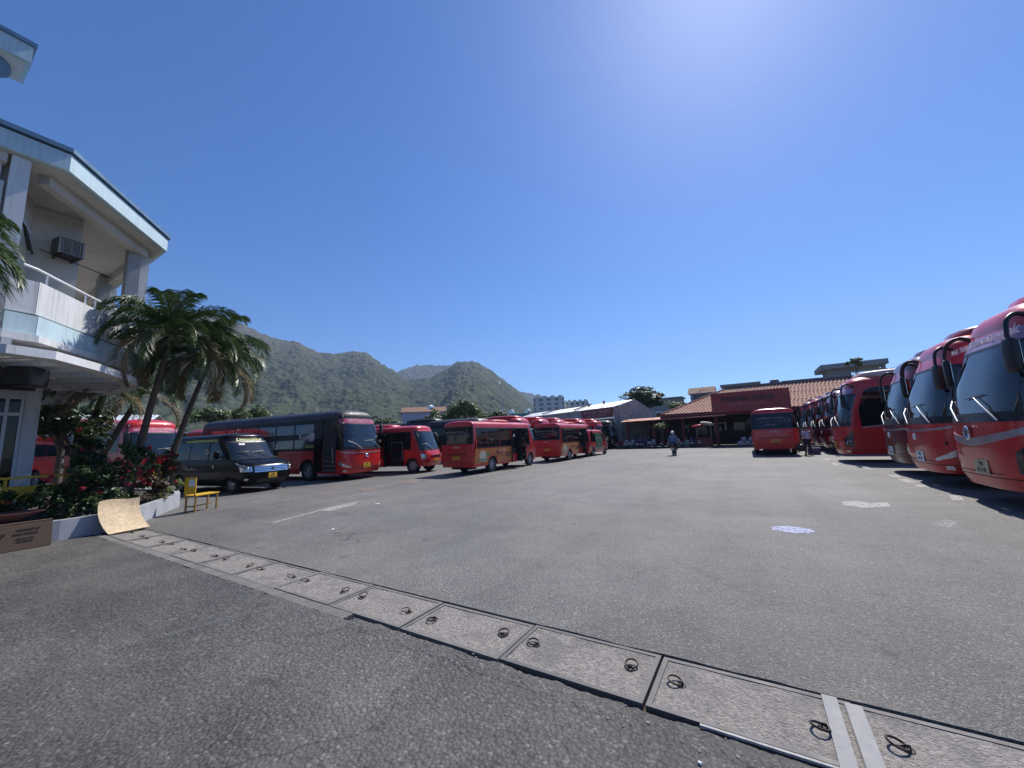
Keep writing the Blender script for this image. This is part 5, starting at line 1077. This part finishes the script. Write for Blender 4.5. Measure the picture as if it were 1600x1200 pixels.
g.build('door_seam', blackpl, m1)
MB().lathe([(.001, -.02), (.12, -.02), (.12, 0)], (-3.6, -1.0, 2.1), 'Y', 20).build('round_sticker', whitep, m1)
m2, B2 = minibus('red minibus seen from behind, the nearer one, with an orange advert and open door', (-11.9, 22.1, 0), R(91), 'red minibuses parked nose away along the lane')
m2.location = (-12.72, 21.9, 0)
c2 = clone(m2, 'red minibus seen from behind, the farther one, with an orange advert and open door', (-12.35, 30.9, 0), R(92))
H = [(.28, -.08, .84), (.5, 0, .90), (.9, -.02, .93), (1.08, -.12, .93), (1.15, -.35, .92), (1.9, -1.10, .87), (2.03, -1.22, .84)]
vg, vgB = van('small red van with a green advert on its side, last in the left row', (-12.1, 34.6, 0), R(90), dict(L=5.0, prof=H, zt=2.18, glass=(1.13, 1.86), body=red, wheels=(-.85, -3.95)))
gg = mat('green_advert_film', (.035, .13, .065), .4, 0, .5, 4, coat=.3); g = MB(); vgB.patch(g, 'S', -1.75, -3.4, .48, 1.9, 6, 4, .012, -1); ad = g.build('advert_panel', gg, vg)
text('NHA TRANG', .22, fw, ad, (-2.55, -vgB.W(1.5)-.02, 1.45), (R(90), 0, 0)); text('biển xanh', .16, fw, ad, (-2.55, -vgB.W(1.0)-.022, .95), (R(90), 0, 0))
# coaches behind the left row: roofs showing
dkm = dict(body=black_p, upper=black_p, roof=blackroof, header=blackroof, windows='band', sign=False, podf=False)
cD, _ = coach('dark coach standing behind the bright red minibus, silver edged roof', (-17.6, 25.5, 0), R(8), dkm, L=12)
grp = 'red coaches in the back row of the left side'
cF, _ = coach('red coach in the back row, first behind the nearer minibus', (-15.9, 28.8, 0), R(4), dict(body=red, windows='band', header=red, podf=True, podm=red), grp, L=12)
for i, (x, y, t) in enumerate(((-15.8, 32.6, 'second behind the nearer minibus'), (-15.7, 36.4, 'third, left of the farther minibus'), (-15.2, 41.0, 'over the roof of the farther minibus'), (-14.6, 44.2, 'last, above the open door of the farther minibus'))):
    clone(cF, 'red coach in the back row, '+t, (x, y, 0), R(4))
clone(cD, 'dark coach behind the small red and green van', (-13.9, 46.6, 0), R(5))
# ================================================================== right row
grp = 'coaches parked side by side along the right'
def rloc(n, l): return (n, l, 0)
r1, _ = coach('red coach with a round emblem and silver chevron, nearest at the right edge', (3.72, 11.55, 0), R(180), dict(body=red, swoosh=True, emblem='ring', lamps='tall', platem=mat('cream_plate', (.5, .42, .25), .5, 0, .2, 9, dirt=.3), plate=('79B', '017.42'), pa=14, signm=mat('lilac_sign_film', (.34, .20, .30), .3, 0, .12, 8, coat=.4), sign_t='NHA TRANG - ĐÀ NẴNG - MIỀN BẮC', podf=True), grp, L=12)
r2, _ = coach('red coach with a chrome chin line and white plate, second from the right', (3.82, 15.05, 0), R(180), dict(body=red, chromeline=True, emblem='oval', lamps='slim', platem=whitep, pa=10, sign=False, podf=True, podm=darkred), grp, L=12)
r3, _ = coach('dark maroon coach with round chrome headlamps, third from the right', (4.0, 18.2, 0), R(180), dict(body=mat('dark_maroon_paint', (.11, .005, .012), .3, 0, .12, 1.2, coat=.5, dirt=.1), upper=black_p, lamps='round', chromeline=True, platem=whitep, emblem='oval', sign=False, header=darkred, podf=True), grp, L=12)
r4, B4 = coach('red coach with a sweeping black side window and sun emblem, fourth from the right', (3.35, 24.0, 0), R(180), dict(body=red, windows='swoosh', lamps='tall', signm=mat('lilac_sign_film', (.34, .20, .30)), podf=True, podm=mat('sunlit_roof_unit', (.55, .40, .36), .5)), grp, L=12)
em = mat('pale_emblem_print', (.50, .46, .44), .5); g = MB()
for k in range(7):
    a = R(12+26*k); q = B4.W(1)+.012
    g.tube([(-2.6+.10*math.cos(a), q, 1.0+.08*math.sin(a)), (-2.6+.27*math.cos(a), q, 1.0+.22*math.sin(a))], [.012, .030], 5)
g.box((-2.6, B4.W(1)+.008, .95), (.72, .008, .035)); g.build('sun_emblem', em, r4); text('HOA MAI', .13, em, r4, (-2.6, B4.W(.86)+.015, .86), (R(90), 0, PI), bold=.002)
for q_ in (r1, r2, r3, r4): q_.scale = (1, 1, 1.12)
r5 = clone(r3, 'dark maroon coach beyond the wide gap, fifth from the right', (3.75, 31.3, 0)); r5['group'] = grp
for i, (x, y, src, t) in enumerate(((3.7, 34.9, r3, 'sixth from the right, deep in shade'), (3.6, 38.6, r2, 'seventh from the right, deep in shade'), (3.4, 42.3, r3, 'last of the right row, beside the terminal'))): clone(src, 'coach '+t, (x, y, 0), None, grp)
# rear-facing bus
mb3, B3 = minibus('large red bus seen square from behind, in front of the terminal', (1.0, 36.0, 0), R(90.5), art=False, L=6.9)
mb3.scale = (1.18, 1.18, 1.10); mb3.location = (1.12, 37.1, 0)
# ================================================================== people
jr = dict(pelvis=(-.36, 0, .90), waist=(-.32, 0, 1.02), chest=(-.24, 0, 1.27), neckb=(-.20, 0, 1.42), neck=(-.18, 0, 1.48), head0=(-.16, 0, 1.55), head=(-.14, 0, 1.62), top=(-.15, 0, 1.70))
for s, sg in (('l', 1), ('r', -1)): jr.update({s+'sho': (-.22, sg*.19, 1.36), s+'elb': (-.05, sg*.33, 1.13), s+'wri': (.22, sg*.33, 1.03), s+'palm': (.29, sg*.32, 1.02), s+'hip': (-.30, sg*.10, .86), s+'knee': (.08, sg*.20, .82), s+'ank': (-.02, sg*.20, .46), s+'toe': (.12, sg*.20, .42)})
blue_sh = mat('blue_shirt_cloth', (.10, .15, .28), .9, 0, .15, 5); dk_tr = mat('dark_trousers_cloth', (.02, .022, .03), .9, 0, .2, 5); wh_sh = mat('pale_lilac_shirt_cloth', (.42, .42, .50), .9, 0, .1, 5)
sc_ = scooter('dark scooter being ridden away across the middle of the yard', (-5.0, 30.6, 0), R(92), body=black_p)
rd = person('rider in a blue shirt and white helmet on the scooter in mid yard', (-5.0, 30.6, 0), R(92), jr, blue_sh, dk_tr)
MB().sball((-.15, 0, 1.66), (.28, .25, .24), 2.2, 16, 10).build('helmet', whitep, rd, 60)
jw = dict(pelvis=(0, 0, .92), waist=(0, 0, 1.05), chest=(.01, 0, 1.28), neckb=(.0, 0, 1.42), neck=(.01, 0, 1.48), head0=(.03, 0, 1.53), head=(.04, 0, 1.60), top=(.03, 0, 1.67))
jw.update(dict(lsho=(0, .18, 1.37), lelb=(-.04, .24, 1.10), lwri=(.04, .27, .86), lpalm=(.06, .28, .79), rsho=(0, -.18, 1.37), relb=(.03, -.26, 1.12), rwri=(.16, -.24, .92), rpalm=(.2, -.23, .86), lhip=(0, .09, .88), lknee=(.12, .09, .50), lank=(.10, .08, .10), ltoe=(.24, .08, .05), rhip=(0, -.09, .88), rknee=(-.02, -.09, .48), rank=(-.22, -.09, .12), rtoe=(-.10, -.09, .05)))
wk = person('walking person in a pale shirt, dark trousers and cap, right of the red bus', (2.72, 28.9, 0), R(110), jw, wh_sh, dk_tr)
g = MB(); g.sball((.03, 0, 1.67), (.24, .22, .12), 2.4, 14, 6); g.sball((.13, 0, 1.645), (.14, .17, .025), 3, 12, 4); g.build('cap', mat('grey_cap_cloth', (.22, .22, .25), .9), wk, 60)
bag = empty('handbag', 'black bag hanging from the walking person\'s left hand', 'bag', (2.40, 28.95, .22)); MB().sball((0, 0, .22), (.52, .24, .42), 2.6, 16, 8).build('bag_body', blackpl, bag, 60); MB().tube([(-.12, 0, .40), (-.05, 0, .56), (.05, 0, .57), (.12, 0, .40)], .014, 6).build('bag_handle', blackpl, bag, 60)
cr = empty('crate', 'dark purple plastic crate on the ground by the coaches', 'crate', (3.05, 29.6, 0)); g = MB(); pc = mat('purple_plastic', (.05, .04, .13), .5)
for sg in (1, -1): g.box((sg*.28, 0, .2), (.03, .44, .38)); g.box((0, sg*.20, .2), (.53, .03, .38))
g.box((0, 0, .03), (.53, .37, .03)); g.build('crate_shell', pc, cr); g = MB(); g.box((0, 0, .39), (.62, .47, .03)); g.build('rim', pc, cr)
# ================================================================== far side: warehouse
wg = mat('stained_grey_render', (.36, .35, .33), .9, 0, .2, .9, bump=.4, dirt=.9, dirtcol=(.13, .12, .115)); sheetm = mat('corrugated_sheet_roof', (.50, .53, .57), .5, .2, .12, 1.2, dirt=.4, dirtcol=(.25, .2, .16)); brick = mat('red_brown_signboard', (.22, .085, .07), .85, 0, .25, 1.5, dirt=.5, dirtcol=(.12, .08, .07))
wh_o = empty('warehouse', 'stained grey warehouse with a gable end and sheet roofing, beyond the left row', 'building', (-14.2, 48.2, 0), R(152)) # local x runs along the long wall away to the left, local y to the back
Lw = 26.
MB().box((Lw/2, -.1, 4.75), (Lw, .25, .9)).build('front_wall', wg, wh_o)
for x in (.25, 5.2, 10.4, 15.6, 20.8): MB().box((x, -.12, 2.15), (.45, .4, 4.3)).build('pillar', wg, wh_o)
g = MB(); g.add([(0, -.2, 0), (0, -6.5, 0), (0, -6.5, 4.0), (0, -6.5, 4.6), (0, -3.2, 6.15), (0, -.2, 5.3), (-.22, -.2, 0), (-.22, -6.5, 0), (-.22, -6.5, 4.0), (-.22, -6.5, 4.6), (-.22, -3.2, 6.15), (-.22, -.2, 5.3)], [(0, 1, 2, 3, 4, 5), (11, 10, 9, 8, 7, 6), (0, 6, 7, 1), (3, 9, 10, 4), (4, 10, 11, 5), (1, 7, 9, 3), (5, 11, 6, 0)]); gw = g.build('gable_wall', wg, wh_o)
MB().box((-.28, -3.0, 3.3), (.10, .9, .5)).build('vent', rusty, gw)
def corr(o, x0, x1, y0, z0, y1, z1, mt, name='roof_sheet', pitch=.25, amp=.03, th=.04):
    n = int((x1-x0)/pitch)*4; a = []; b_ = []
    for i in range(n+1):
        x = x0+(x1-x0)*i/n; d = amp*math.sin(i*PI/2); a.append(Vector((x, y0, z0+d))); b_.append(Vector((x, y1, z1+d)))
    dn = Vector((0, 0, th)); g = MB(); g.grid([a, b_], 0, [[p-dn for p in a], [p-dn for p in b_]]); return g.build(name, mt, o)
for x0 in (0.3, 8.5, 16.5):
    corr(wh_o, x0, x0+7.6, .15, 5.25, -3.2, 6.15, sheetm); corr(wh_o, x0, x0+7.6, -3.2, 6.15, -6.5, 5.0, sheetm)
for x0 in (7.95, 16.0): MB().box((x0+.2, -1.5, 5.9), (.4, 3.3, .12), rx=R(-15)).build('dark_rooflight', inter, wh_o)
for x, z in ((3.0, 5.8), (6, 5.7)): MB().lathe([(.12, z), (.12, z+.35), (.2, z+.4), (.001, z+.48)], (x, -.8, 0), 'Z', 12).build('vent', rusty, wh_o, 50)
lt = mat('dull_sign_letter', (.42, .30, .27), .8)
for x0, x1, z0, z1, tx in ((.55, 6.6, 3.95, 5.15, 'PHƯƠNG TRANG'), (.55, 4.8, 2.55, 3.75, 'TRANG VÀNG')):
    s = MB().box(((x0+x1)/2, .12, (z0+z1)/2), (x1-x0, .12, z1-z0)).build('sign_board', brick, wh_o); text(tx, .62, lt, s, ((x0+x1)/2, .19, z1-.42), (R(90), 0, PI), bold=.01); text('NHA TRANG KHÁNH HÒA', .30, lt, s, ((x0+x1)/2, .19, z0+.3), (R(90), 0, PI), bold=.006)
text('BẾN XE', .5, lt, wh_o, (9.5, .045, 4.75), (R(90), 0, PI), bold=.01)
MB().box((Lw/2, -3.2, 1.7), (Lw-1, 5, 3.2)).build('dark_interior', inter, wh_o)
# ================================================================== terminal
tile = mat('terracotta_tile', (.35, .17, .115), .85, 0, .30, 6, dirt=.6, dirtcol=(.20, .13, .10)); maroon = mat('maroon_render', (.16, .028, .030), .7, 0, .15, 2, dirt=.3); awn = mat('orange_awning_sheet', (.42, .15, .09), .6, 0, .15, 2); dkwall = mat('shaded_brown_wall', (.06, .035, .032), .85, 0, .3, 1.5)  # dkwall: brown darkened so the colour carries the shade under the awning
tm = empty('bus_terminal', 'low terminal with a terracotta tiled roof and long awning, at the far end', 'building', (0, 48.5, 0))
def roofz(y): return 3.75+(y+1.6)*.335
# tiled roof: hipped at the left, courses of rounded tiles stepped up the slope
g = MB(); pitch = .34; course = .62; ny = 15
for j in range(ny):
    y0 = -1.6+j*course; y1 = y0+course+.06; xl = -8.6+j*.42; n = int((15.5-xl)/pitch)*6; a = []; b_ = []
    for i in range(n+1):
        x = xl+(15.5-xl)*i/n; ph = (i % 6)/6*2*PI; d = .055*math.cos(ph); jj = .012*math.sin(i//6*12.9+j*4.1)
        a.append(Vector((x, y0+jj, roofz(y0)+d+.035))); b_.append(Vector((x, y1, roofz(y1)+d-.01)))
    g.grid([a, b_], 0, [[p-Vector((0, 0, .05)) for p in a], [p-Vector((0, 0, .05)) for p in b_]])
o_ = g.build('roof_tiles', tile, tm, 50); o_['kind'] = 'stuff'
g = MB(); g.add([(-8.7, -1.62, 3.72), (-2.3, 7.7, 6.85), (-8.7, 7.7, 3.72)], [(0, 1, 2)]); g.tube([(-8.7, -1.65, 3.80), (-2.3, 7.75, 6.98)], .10, 6); g.build('hip_ridge', tile, tm)
MB().box((3.4, -1.72, 3.52), (24.4, .16, .44)).build('eave_board', maroon, tm); MB().box((6.5, 7.9, 6.95), (18, .5, .5)).build('ridge_beam', mat('dark_concrete', (.13, .12, .12), .9, 0, .2, 2), tm)
g = MB(); g.add([(-13.3, -2.2, 3.16), (-2.2, -2.2, 3.30), (-2.2, 0, 3.62), (-13.3, 0, 3.5), (-13.3, -2.2, 3.08), (-2.2, -2.2, 3.2), (-2.2, 0, 3.54), (-13.3, 0, 3.42)], [(0, 1, 2, 3), (7, 6, 5, 4), (0, 4, 5, 1), (1, 5, 6, 2), (3, 7, 4, 0)]); g.build('awning', awn, tm)
g = MB(); g.add([(4.2, -2.2, 3.1), (15.5, -2.2, 3.2), (15.5, -.5, 3.4), (4.2, -.5, 3.4), (4.2, -2.2, 3.0), (15.5, -2.2, 3.1), (15.5, -.5, 3.3), (4.2, -.5, 3.3)], [(0, 1, 2, 3), (7, 6, 5, 4), (0, 4, 5, 1), (3, 7, 4, 0), (1, 5, 6, 2)]); g.build('awning', awn, tm)
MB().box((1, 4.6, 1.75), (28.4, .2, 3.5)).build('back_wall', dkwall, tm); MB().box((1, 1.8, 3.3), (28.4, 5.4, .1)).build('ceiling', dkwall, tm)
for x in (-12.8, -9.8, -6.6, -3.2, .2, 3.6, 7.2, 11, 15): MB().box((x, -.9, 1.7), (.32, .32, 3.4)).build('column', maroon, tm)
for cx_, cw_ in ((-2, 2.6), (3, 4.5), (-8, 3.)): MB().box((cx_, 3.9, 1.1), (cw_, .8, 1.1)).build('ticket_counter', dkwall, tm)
for k in range(7):
    x = -11.2+2.0*k; f_ = MB().box((x, 4.46, 1.9), (1.3, .06, 1.5)).build('window', whitep if k == 4 else dkwall, tm); MB().box((x, 4.42, 1.9), (1.1, .02, 1.3)).build('pane', dg, f_)
# sign
sg_o = empty('sign', 'maroon sign with the company name in dark letters above the terminal entrance', 'sign', (.08, 46.35, 0)); MB().box((0, 0, 4.62), (6.9, .5, 1.85)).build('sign_board', mat('maroon_sign_board', (.30, .040, .035), .5, 0, .12, 1.5, dirt=.2), sg_o); g = MB()
for z in (3.68, 5.56): g.box((0, -.02, z), (7.0, .56, .07))
g.build('sign_edge', darkred, sg_o)
text('PHUONG TRANG', .74, mat('dark_bronze_letter', (.055, .03, .025), .35, .3), sg_o, (-.15, -.29, 4.85), (R(90), 0, 0), depth=.06, bold=.022, width=4.7); text('NHA TRANG - KHÁNH HÒA', .30, mat('pinkish_letter', (.40, .17, .15), .6), sg_o, (-.15, -.27, 4.32), (R(90), 0, 0), bold=.006, width=3.2)
text('PT', .34, mat('olive_letter', (.16, .14, .06), .5), sg_o, (-3.0, -.27, 4.15), (R(90), 0, 0), bold=.01); text('PT', .34, mat('olive_letter', (.16, .14, .06)), sg_o, (3.0, -.27, 4.45), (R(90), 0, 0), bold=.01)
# roofscape behind
dc = mat('dark_concrete', (.13, .12, .12)); fc = mat('pale_grey_concrete', (.30, .29, .28), .9, 0, .12, .8, dirt=.4)
f1 = empty('concrete_frame', 'unfinished grey concrete roof frame rising behind the terminal at the right', 'building', (12, 73, 0)); MB().prism([(-1.3, 0), (1.2, 0), (1.2, 6), (-1.3, 6)], 0, 10.2).build('stair_tower', fc, f1); MB().box((1.4, 2.5, 10.35), (7.4, 7, .7)).build('roof_slab', fc, f1)
MB().box((3.0, -.5, 9.35), (3.6, .4, .25)).build('beam', fc, f1); MB().box((4.7, 0, 5), (.4, .5, 10)).build('column', fc, f1)
f2 = empty('low_building', 'long low grey roof parapet behind the tiled roof', 'building', (2, 66, 0)); MB().box((2, 0, 3.6), (22, 6, 7.1)).build('wall', dc, f2)
for x in (-8, -5, -2, 1): MB().tube([(x, -2.8, 7.1), (x, -2.8, 7.9)], .03, 5).build('post', rusty, f2)
MB().tube([(-8, -2.8, 7.7), (1, -2.8, 7.7)], .02, 5).build('rail', rusty, f2)
ts = empty('roof_shelter', 'dark flat steel shelter on the parapet roof left of the concrete tower', 'shelter', (6.3, 63.6, 7.15)); MB().box((0, 0, .72), (4.4, 1.6, .16)).build('roof', dc, ts)
for x in (-2, 0, 2): MB().box((x, 0, .32), (.16, .16, .64)).build('post', dc, ts)
tk = empty('water_tank', 'small cylindrical water tank on the roof behind the terminal sign', 'water tank', (3.4, 64.2, 7.15)); MB().lathe([(.001, 0), (.55, 0), (.58, .3), (.58, 1.0), (.45, 1.2), (.12, 1.28), (.001, 1.28)], (0, 0, 0), 'Z', 18).build('tank', mat('dull_steel_tank', (.22, .22, .18), .4, .6, .1, 3), tk, 40); MB().box((-1.2, 0, .2), (1.1, .6, .4)).build('base', whitep, tk)
def house(label, x, y, w_, d, h, mt, roof=None, rz=0, win=3, fl=1, name='house', wm=dg):
    o = empty(name, label, 'building', (x, y, 0), rz); MB().box((0, 0, h/2), (w_, d, h)).build('wall', mt, o); fh = h/(fl+.2)
    for f in range(fl):
        for k in range(win):
            xx = -w_/2+w_*(k+.5)/win; z = h-fh*(fl-f)+fh*.45; fr = MB().box((xx, -d/2-.03, z), (w_/win*.42, .08, fh*.42)).build('window', whitep, o); MB().box((xx, -d/2-.075, z), (w_/win*.34, .03, fh*.35)).build('pane', wm, fr)
    if roof == 'flat': MB().box((0, 0, h+.12), (w_+.6, d+.6, .24)).build('roof', mt, o)
    elif roof is not None:
        g = MB(); hw, hd = w_/2+.4, d/2+.4; g.add([(-hw, -hd, h), (hw, -hd, h), (hw, hd, h), (-hw, hd, h), (-hw, 0, h+1.3), (hw, 0, h+1.3)], [(0, 1, 5, 4), (2, 3, 4, 5), (0, 4, 3), (1, 2, 5), (3, 2, 1, 0)]); g.build('roof', roof, o)
    return o
turq = mat('turquoise_render', (.16, .34, .36), .8, 0, .1, 1); bluw = mat('pale_lilac_render', (.42, .43, .50), .85, 0, .1, 1); brn = mat('brown_tile_roof', (.20, .11, .07), .9, 0, .2, 2)
house('turquoise building above the red coaches, middle distance', -46.2, 74, 8, 6, 6.9, turq, 'flat', R(30), 4)
house('pale lilac building beside the turquoise one', -38.6, 76.5, 5, 5, 7.2, bluw, 'flat', R(28), 2)
house('pale grey house with a brown tiled roof among the trees', -60, 61, 8.5, 7, 8.0, bluw, brn, R(42), 3)
house('small pale house with a pointed roof behind the terminal', -7.5, 84, 4, 4, 9.0, bluw, brn, 0, 2)
house('pale block behind the big tree at the far end', -13.5, 80, 5.6, 4, 8.1, fc, 'flat', 0, 2)
house('low pale block on the skyline left of the terminal sign', -.9, 78, 5.4, 4, 9.3, fc, 'flat', 0, 2)
for i, (x, y, z) in enumerate(((-44.5, 71.5, 7.2), (-41.2, 73, 7.2), (-55.9, 58.2, 8.4), (-47.4, 71.2, 7.2))):
    tag(MB().lathe([(.001, 0), (.5, .0), (.5, 1.0), (.35, 1.25), (.001, 1.3)], (0, 0, 0), 'Y', 14).build('water_tank', mat('bright_steel_tank', (.6, .6, .6), .25, .8), None, 50, (x, y, z+.4)), ['bright steel water tank on the turquoise roof, its right end', 'bright steel water tank between the turquoise and lilac houses', 'bright steel water tank by the brown tiled roof', 'bright steel water tank on the turquoise roof, its left end'][i], 'water tank')
apm = mat('pale_apartment_render', (.60, .58, .57), .9, 0, .06, .1)
for (x, y, w_, h, rz, lb) in ((-114, 232, 20, 28, 28, 'pale apartment block with rows of small windows, nearest on the skyline'), (-99, 246, 14, 25, 22, 'pale apartment block, lower, right of the taller one')):
    o = empty('apartment_block', lb, 'building', (x, y, 0), R(rz)); MB().box((0, 0, h/2), (w_, 14, h)).build('wall', apm, o)
    for k in range(4): MB().box((-w_/2+w_*(k+.5)/4, -7.3, h/2+.4), (w_*.13, .9, h+.8)).build('stair_tower', apm, o)
    wme = None
    for f in range(7):
        for k in range(8):
            xx = -w_/2+w_*(k+.5)/8+(.55 if k % 2 else -.55); z = h-1.7-f*3.0
            if wme is None: wo_ = MB().box((0, 0, 0), (.9, .12, 1.3)).build('window', dg, o); wme = wo_
            else: wo_ = bpy.data.objects.new('window', wme.data); COL.objects.link(wo_); wo_.parent = o
            wo_.location = (xx, -7.06, z)
# corner white roofed shed, far left
sh = empty('shed', 'open shed with a pale sheet metal roof behind the left palms', 'building', (-44, 6.4, .45), R(60)); corr(sh, -6, 6, -4, 3.0, 0, 4.3, sheetm); corr(sh, -6, 6, 0, 4.3, 4, 3.0, sheetm)
for x in (-5.5, 0, 5.5):
    for y in (-3.7, 3.7): MB().box((x, y, 1.5), (.2, .2, 3)).build('post', fc, sh)
wl = tag(MB().box((-52, 24, 1.7), (.3, 70, 3.4)).build('boundary_wall', mat('dull_pink_wall', (.30, .17, .15), .9, 0, .2, .5)), 'dull pinkish boundary wall along the back of the left row', 'wall')
# lamp post
lp = empty('lamp_post', 'tall grey lamp post with two heads on the skyline in front of the mountain', 'street lamp', (-49.2, 75.3, 0)); MB().tube([(0, 0, 0), (0, 0, 14.6)], [.16, .08], 8).build('pole', steel, lp, 60)
for sg in (1, -1): a_ = MB().tube([(0, 0, 14.2), (sg*.6, -sg*.3, 15.2), (sg*.9, -sg*.4, 15.3)], .05, 6).build('arm', steel, lp, 60); MB().sball((sg*1.0, -sg*.45, 15.35), (.7, .35, .3), 2.5, 10, 6).build('lamp_head', whitep, a_, 60)
# trees
G = 'round trees behind the left row'
for lb, x, y, h, rad, sd, mt_ in (('spreading green tree above the black and red coach', -44, 18, 6.6, (3.4, 3.8, 1.8), 71, g_mid), ('low green tree left of the dark coach roof', -46, 38.5, 6.0, (3.4, 3.4, 1.7), 73, g_mid), ('bushy green tree right of the dark coach roof, in front of the brown roofed house', -41.0, 44.0, 6.6, (3.0, 3.0, 1.8), 79, g_mid), ('tallest bushy tree above the red minibus', -37.6, 46.8, 8.3, (3.4, 3.0, 2.5), 83, g_mid), ('low bushy tree left of the lamp post', -34.2, 50, 6.4, (3.0, 2.8, 1.6), 89, g_mid)):
    tree(lb, x, y, h, rad, sd, mt=mt_, nclump=34, per=110, leaf=.42, group=G)
tree('large dark layered tree behind the warehouse gable', -13.9, 61.5, 9.8, (3.3, 3.0, 3.5), 97, name='almond_tree', mt=g_dark, nclump=70, per=150, leaf=.42, flat=.38)
tree('smaller mid green tree beside the tiled hip roof', -9.2, 63.5, 6.9, (2.1, 2.0, 1.8), 101, mt=g_mid, nclump=26, per=90, leaf=.36)
tree('small round potted tree in front of the dark terminal arcade', -8.6, 46.0, 3.0, (1.15, 1.0, .75), 103, mt=g_yel, nclump=22, per=110, leaf=.16)
tree('sprig of a tree showing over the roof of the fourth coach', 10.3, 48.5+6, 9.1, (.8, .8, .9), 107, mt=g_mid, nclump=9, per=60, leaf=.28, trunk=.07)
tree('dark tree behind the pale roofed shed', -48, 8, 6.5, (3.0, 3.0, 2.4), 109, mt=g_dark, nclump=30, per=90, leaf=.4)
# scooters and goods under the awning
sm = [mat('scooter_red', (.35, .02, .02), .3, coat=.5), mat('scooter_white', (.6, .6, .6), .3, coat=.5), mat('scooter_blue', (.03, .06, .2), .3, coat=.5)]
protos = [scooter('red scooter parked before the warehouse pillar', (-13.6, 46.3, 0), R(80), 'scooters parked under the awning', sm[0]), scooter('white scooter parked right of the warehouse pillar', (-12.9, 46.5, 0), R(95), 'scooters parked under the awning', sm[1]), scooter('blue scooter parked left of the small round tree', (-11.3, 46.4, 0), R(84), 'scooters parked under the awning', sm[2])]
where = ['second in from the warehouse pillar', 'third in from the warehouse pillar', 'fourth in from the warehouse pillar', 'just left of the small round tree', 'right under the small round tree', 'right of the small round tree', 'right of the ridden scooter', 'left of the food stall', 'at the foot of the food stall', 'right of the food stall', 'last before the white sacks']
for i, t in enumerate(where):
    x = -12.2+i*.78+(.3 if i > 3 else 0); s = protos[(i*2+1) % 3]; clone(s, 'parked scooter '+t+', under the awning', (x, 46.3+.3*math.sin(i*2.1), 0), R(84+14*math.sin(i*1.7)), 'scooters parked under the awning')
st = empty('food_stall', 'small food stall with a red and cream canopy under the awning', 'stall', (-4.4, 45.9, 0)); MB().box((0, 0, .5), (1.5, .8, 1.0)).build('counter', maroon, st)
for x in (-.7, .7): MB().box((x, .3, 1.2), (.05, .05, 2.4)).build('post', steel, st)
MB().sball((-.5, -.1, 2.25), (1.3, 1.2, .32), 2.6, 14, 6, ry=R(-6)).build('red_canopy', red, st, 50); MB().sball((.45, -.1, 2.45), (1.4, 1.3, .42), 2.6, 14, 6, ry=R(12)).build('cream_canopy', mat('cream_canvas', (.50, .42, .28), .9), st, 50)
sk = mat('white_woven_sack', (.42, .40, .37), .9, 0, .2, 6)
for i, (x, y, z, s, t) in enumerate(((-.9, 46.2, .3, .6, 'lowest left of the pile'), (-.3, 46.3, .3, .55, 'lowest middle of the pile'), (.3, 46.2, .28, .6, 'lowest right of the pile'), (-.6, 46.3, .72, .5, 'on top at the left'), (.05, 46.3, .70, .5, 'on top at the right'))): tag(MB().sball((0, 0, 0), (s, .45, s*.85), 3, 14, 8).build('sack', sk, None, 60, (x-.2, y, z)), 'pale woven sack '+t+' beside the red bus', 'sack', 'sacks piled left of the red bus')
for i, (x, t) in enumerate(((-6.35, 'tan tarpaulin covered heap right of the rider'), (-5.5, 'brown tarpaulin covered heap left of the food stall'))):
    tag(MB().sball((0, 0, .35), (1.3, .9, .9), 2.2, 16, 8).build('tarpaulin_heap', [mat('tan_tarpaulin', (.40, .35, .27), .8, 0, .2, 4), mat('brown_tarpaulin', (.15, .11, .09), .8, 0, .3, 4)][i], None, 60, (x, 46.6, 0)), t, 'covered goods')
